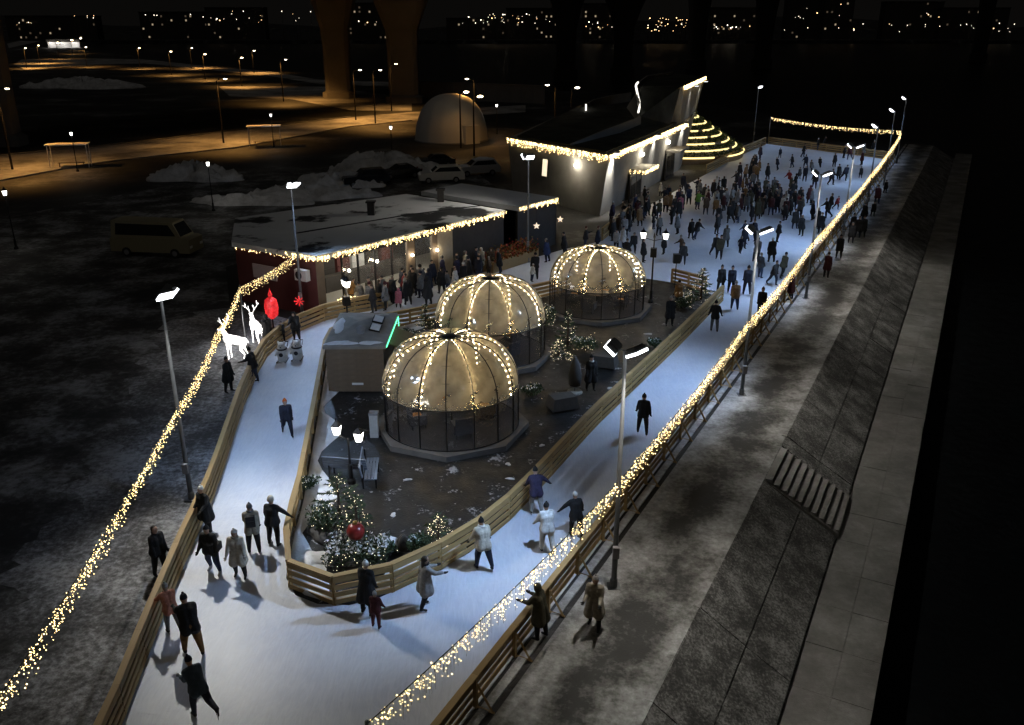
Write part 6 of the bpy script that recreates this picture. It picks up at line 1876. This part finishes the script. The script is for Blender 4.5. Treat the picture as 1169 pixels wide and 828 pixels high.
# ------------------------------------------------------------------ island furniture
def bench(label, px, py, rz):
    p_ = g(px, py, .075)
    root = thing('park_bench', label, 'bench', (p_.x, p_.y, .075), rz, 'blue grey benches at the island tip')
    M_s = plain('blue_grey_slats', (.16, .19, .24), .7, 0, .2, 3)
    s_ = MB().box((-.8, -.045, 0), (.8, .045, .035)).mesh('slat', M_s)
    for k_ in range(4):
        put('slat', s_, root, (0, -.2 + k_ * .11, .43))
    for k_ in range(4):
        put('slat', s_, root, (0, .26 + k_ * .025, .55 + k_ * .11), (R(78), 0, 0))
    for sx in (-.6, .6):
        put('leg', MB().box((sx - .03, -.24, 0), (sx + .03, -.18, .43)).box((sx - .03, .2, 0), (sx + .03, .26, .92)).box((sx - .03, -.24, .38), (sx + .03, .26, .43)).mesh('leg', M_black), root)
    return root


bench('pale slatted bench under the twin lantern, left one', 398, 545, R(170))
bench('pale slatted bench under the twin lantern, right one', 424, 548, R(95))
o = thing('litter_bin', 'slim pale bin standing left of the near dome', 'bin', (*pxy(428, 498), .075))
put('bin', MB().box((-.16, -.16, 0), (.16, .16, .95)).mesh('bin', plain('pale_plastic', (.42, .42, .41), .5)), o)
put('lid', MB().box((-.18, -.18, .952), (.18, .18, 1.02)).mesh('lid', M_grey), o)
# covered garden furniture
M_cover = plain('grey_tarpaulin', (.055, .052, .048), .7, 0, .25, 4, .4, 9)
o = thing('folded_parasol', 'grey covered parasol standing on the dark island paving', 'parasol', (*pxy(656, 448), .075))
put('cover', MB().lathe([(.26, .35), (.30, .8), (.20, 1.3), (.06, 1.62)], 10).mesh('cover', M_cover, True), o)
put('pole', MB().tube([(0, 0, .05), (0, 0, 1.7)], .025, 6).mesh('pole', M_pole), o)
put('base', MB().lathe([(.35, 0), (.33, .07)], 12).mesh('base', M_stone), o)
for j, (px, py, rz, lb_) in enumerate([(642, 466, 20, 'low grey covered table on the dark paving near the right lane'), (690, 418, -20, 'dark covered table beside the far floodlight head on the island')]):
    o = thing('covered_table', lb_, 'table', (*pxy(px, py), .075), R(rz))
    put('cover', MB().add([(-.75, -.5, .1), (.75, -.5, .1), (.75, .5, .1), (-.75, .5, .1), (-.62, -.38, .72), (.62, -.38, .74), (.62, .38, .7), (-.62, .38, .73)], [(4, 5, 6, 7), (0, 1, 5, 4), (1, 2, 6, 5), (2, 3, 7, 6), (3, 0, 4, 7)]).mesh('cover', M_cover), o, scale=(.8, .9, .8))
    for sx in (-.5, .5):
        for sy in (-.3, .3):
            put('leg', MB().tube([(sx * .8, sy * .9, 0), (sx * .8, sy * .9, .54)], .03, 5).mesh('leg', M_black), o)
M_leaf = plain('evergreen_leaves', (0.035, 0.065, 0.025), .6, 0, .5, 4.0)


def shrub(label, px, py, rx, h, seed, lights=0, snow=.06):
    rn = random.Random(seed)
    root = thing('shrub', label, 'shrub', (*pxy(px, py), .075))
    st_b, lf, sn = MB(), MB(), MB()
    lobes = [(rn.uniform(-.5, .5) * rx, rn.uniform(-.5, .5) * rx, rn.uniform(.35, .75) * h, rn.uniform(.35, .6)) for _ in range(9)]
    for lx, ly, lz, lr in lobes:
        st_b.tube([(0, 0, 0), (lx * .5, ly * .5, lz * .6), (lx, ly, lz)], [.03, .018, .006], 4)
        for _ in range(int(170 * rx)):
            v = Vector((rn.gauss(0, 1), rn.gauss(0, 1), rn.gauss(0, 1))).normalized() * rn.uniform(.55, 1.05)
            c = Vector((lx + v.x * lr * rx, ly + v.y * lr * rx, max(.04, lz + v.z * lr * h * .6)))
            u = Vector((rn.gauss(0, 1), rn.gauss(0, 1), rn.gauss(0, 1))).normalized() * .055
            w_ = u.cross(Vector((rn.gauss(0, 1), rn.gauss(0, 1), rn.gauss(0, 1)))).normalized() * .028
            (sn if v.z > .55 and rn.random() < snow * 5 else lf).add([c - u, c + w_, c + u, c - w_], [(0, 1, 2, 3)])
    put('stems', st_b.mesh('stems', M_trunk), root)
    put('foliage', lf.mesh('foliage', M_leaf), root)
    if sn.v:
        put('snow_cover', sn.mesh('snow_cover', M_snow), root)
    if lights:
        o_ = put('fairy_lights', MB().octa([(rn.gauss(0, .42) * rx, rn.gauss(0, .42) * rx, rn.uniform(.15, 1.05) * h) for _ in range(lights)], .013).mesh('fairy_lights', M_firbulb), root)
        o_['kind'] = 'stuff'
    return root


for px, py, rx, h_, sd, li, lb_ in [(376, 606, .75, .95, 1, 40, 'round dark shrub left of the bushy fir at the island tip'), (432, 636, .62, .6, 2, 30, 'low snow flecked shrub between the red ball and the boulders'), (478, 634, .5, .75, 3, 0, 'dark upright shrub between the boulders and the bright fir'),
                                 (622, 372, .8, 1.1, 5, 60, 'dark shrub with a few lights between the middle and far domes'), (668, 402, .7, .8, 6, 30, 'shrub with sparse lights in front of the far dome'),
                                 (782, 352, .75, .95, 7, 50, 'shrub with sparse lights beside the far right fir'), (470, 392, .6, .9, 8, 20, 'dark shrub between the kiosk and the middle dome'), (748, 396, .5, .5, 9, 0, 'low dark shrub along the right island fence'),
                                 (606, 452, .55, .55, 10, 12, 'low shrub right of the middle dome platform'), (352, 560, .45, .55, 11, 10, 'low shrub beside the snow bank under the twin lantern')]:
    shrub(lb_, px, py, rx, h_, sd, li)
so = snow_blob('snow_bank', None, (0, 0, 0), .62, .55, .16, 91, rings=6, seg=22)
so.location = (*pxy(356, 640), .07)
so['kind'] = 'structure'
rnd = random.Random(77)
mb_s = []
for j in range(9):
    q_ = None
    while q_ is None:
        px, py = rnd.uniform(440, 760), rnd.uniform(370, 600)
        c_ = g(px, py)
        t_ = (c_.y - 24.7) / (48.3 - 24.7)
        lim = .1 + t_ * 12.1 - .5
        if c_.x < lim and c_.y > 24.5 and all((c_.x - d[0]) ** 2 + (c_.y - d[1]) ** 2 > 3.4 ** 2 for d in DOMES) and not (-8.4 < c_.x < -5 and 34 < c_.y < 39):
            q_ = c_
    o = snow_blob('snow_patch', None, (0, 0, 0), rnd.uniform(.08, .22), rnd.uniform(.06, .14), .03, 200 + j, rings=3, seg=14, mat=M_dirtysnow)
    o.location = (q_.x, q_.y, .074)
    o['kind'] = 'structure'

# floral stall before the pavilion
p = F0 + P_(along(F0, R0, 568), -1.2)
fs = thing('flower_stall', 'stall heaped with orange and red autumn flowers before the dark pavilion wall', 'stall', (p.x, p.y, 0.0), math.atan2(fd.y, fd.x))
put('crate', MB().box((-2.4, -.45, 0), (2.4, .45, .75)).mesh('crate', M_wood), fs)
for cname, col_, n_ in (('blossom', (.30, .10, .02), 380), ('blossom', (.26, .03, .02), 260), ('foliage', (.12, .10, .025), 420)):
    m_ = plain(f'{cname}_{n_}', col_, .8, 0, .4, 5)
    b_ = MB()
    for _ in range(n_):
        c_ = Vector((rnd.uniform(-2.4, 2.4), rnd.uniform(-.6, .6), .7 + abs(rnd.gauss(0, .33))))
        u = Vector((rnd.gauss(0, 1), rnd.gauss(0, 1), rnd.gauss(0, 1))).normalized() * .10
        v = u.cross(Vector((rnd.gauss(0, 1), rnd.gauss(0, 1), rnd.gauss(0, 1)))).normalized() * .06
        b_.add([c_ - u, c_ + v, c_ + u, c_ - v], [(0, 1, 2, 3)])
    put(cname, b_.mesh(cname, m_), fs)
# garland coil lying in the planting by the pavilion corner
p = g(385, 349, .1)
garland('bright little garland coiled at the foot of the pavilion corner', [Vector((-9.75, 46.2, .75)), Vector((-9.2, 46.6, .8)), Vector((-8.6, 47.0, .7))], per_m=50, drop=.3, r=.03)
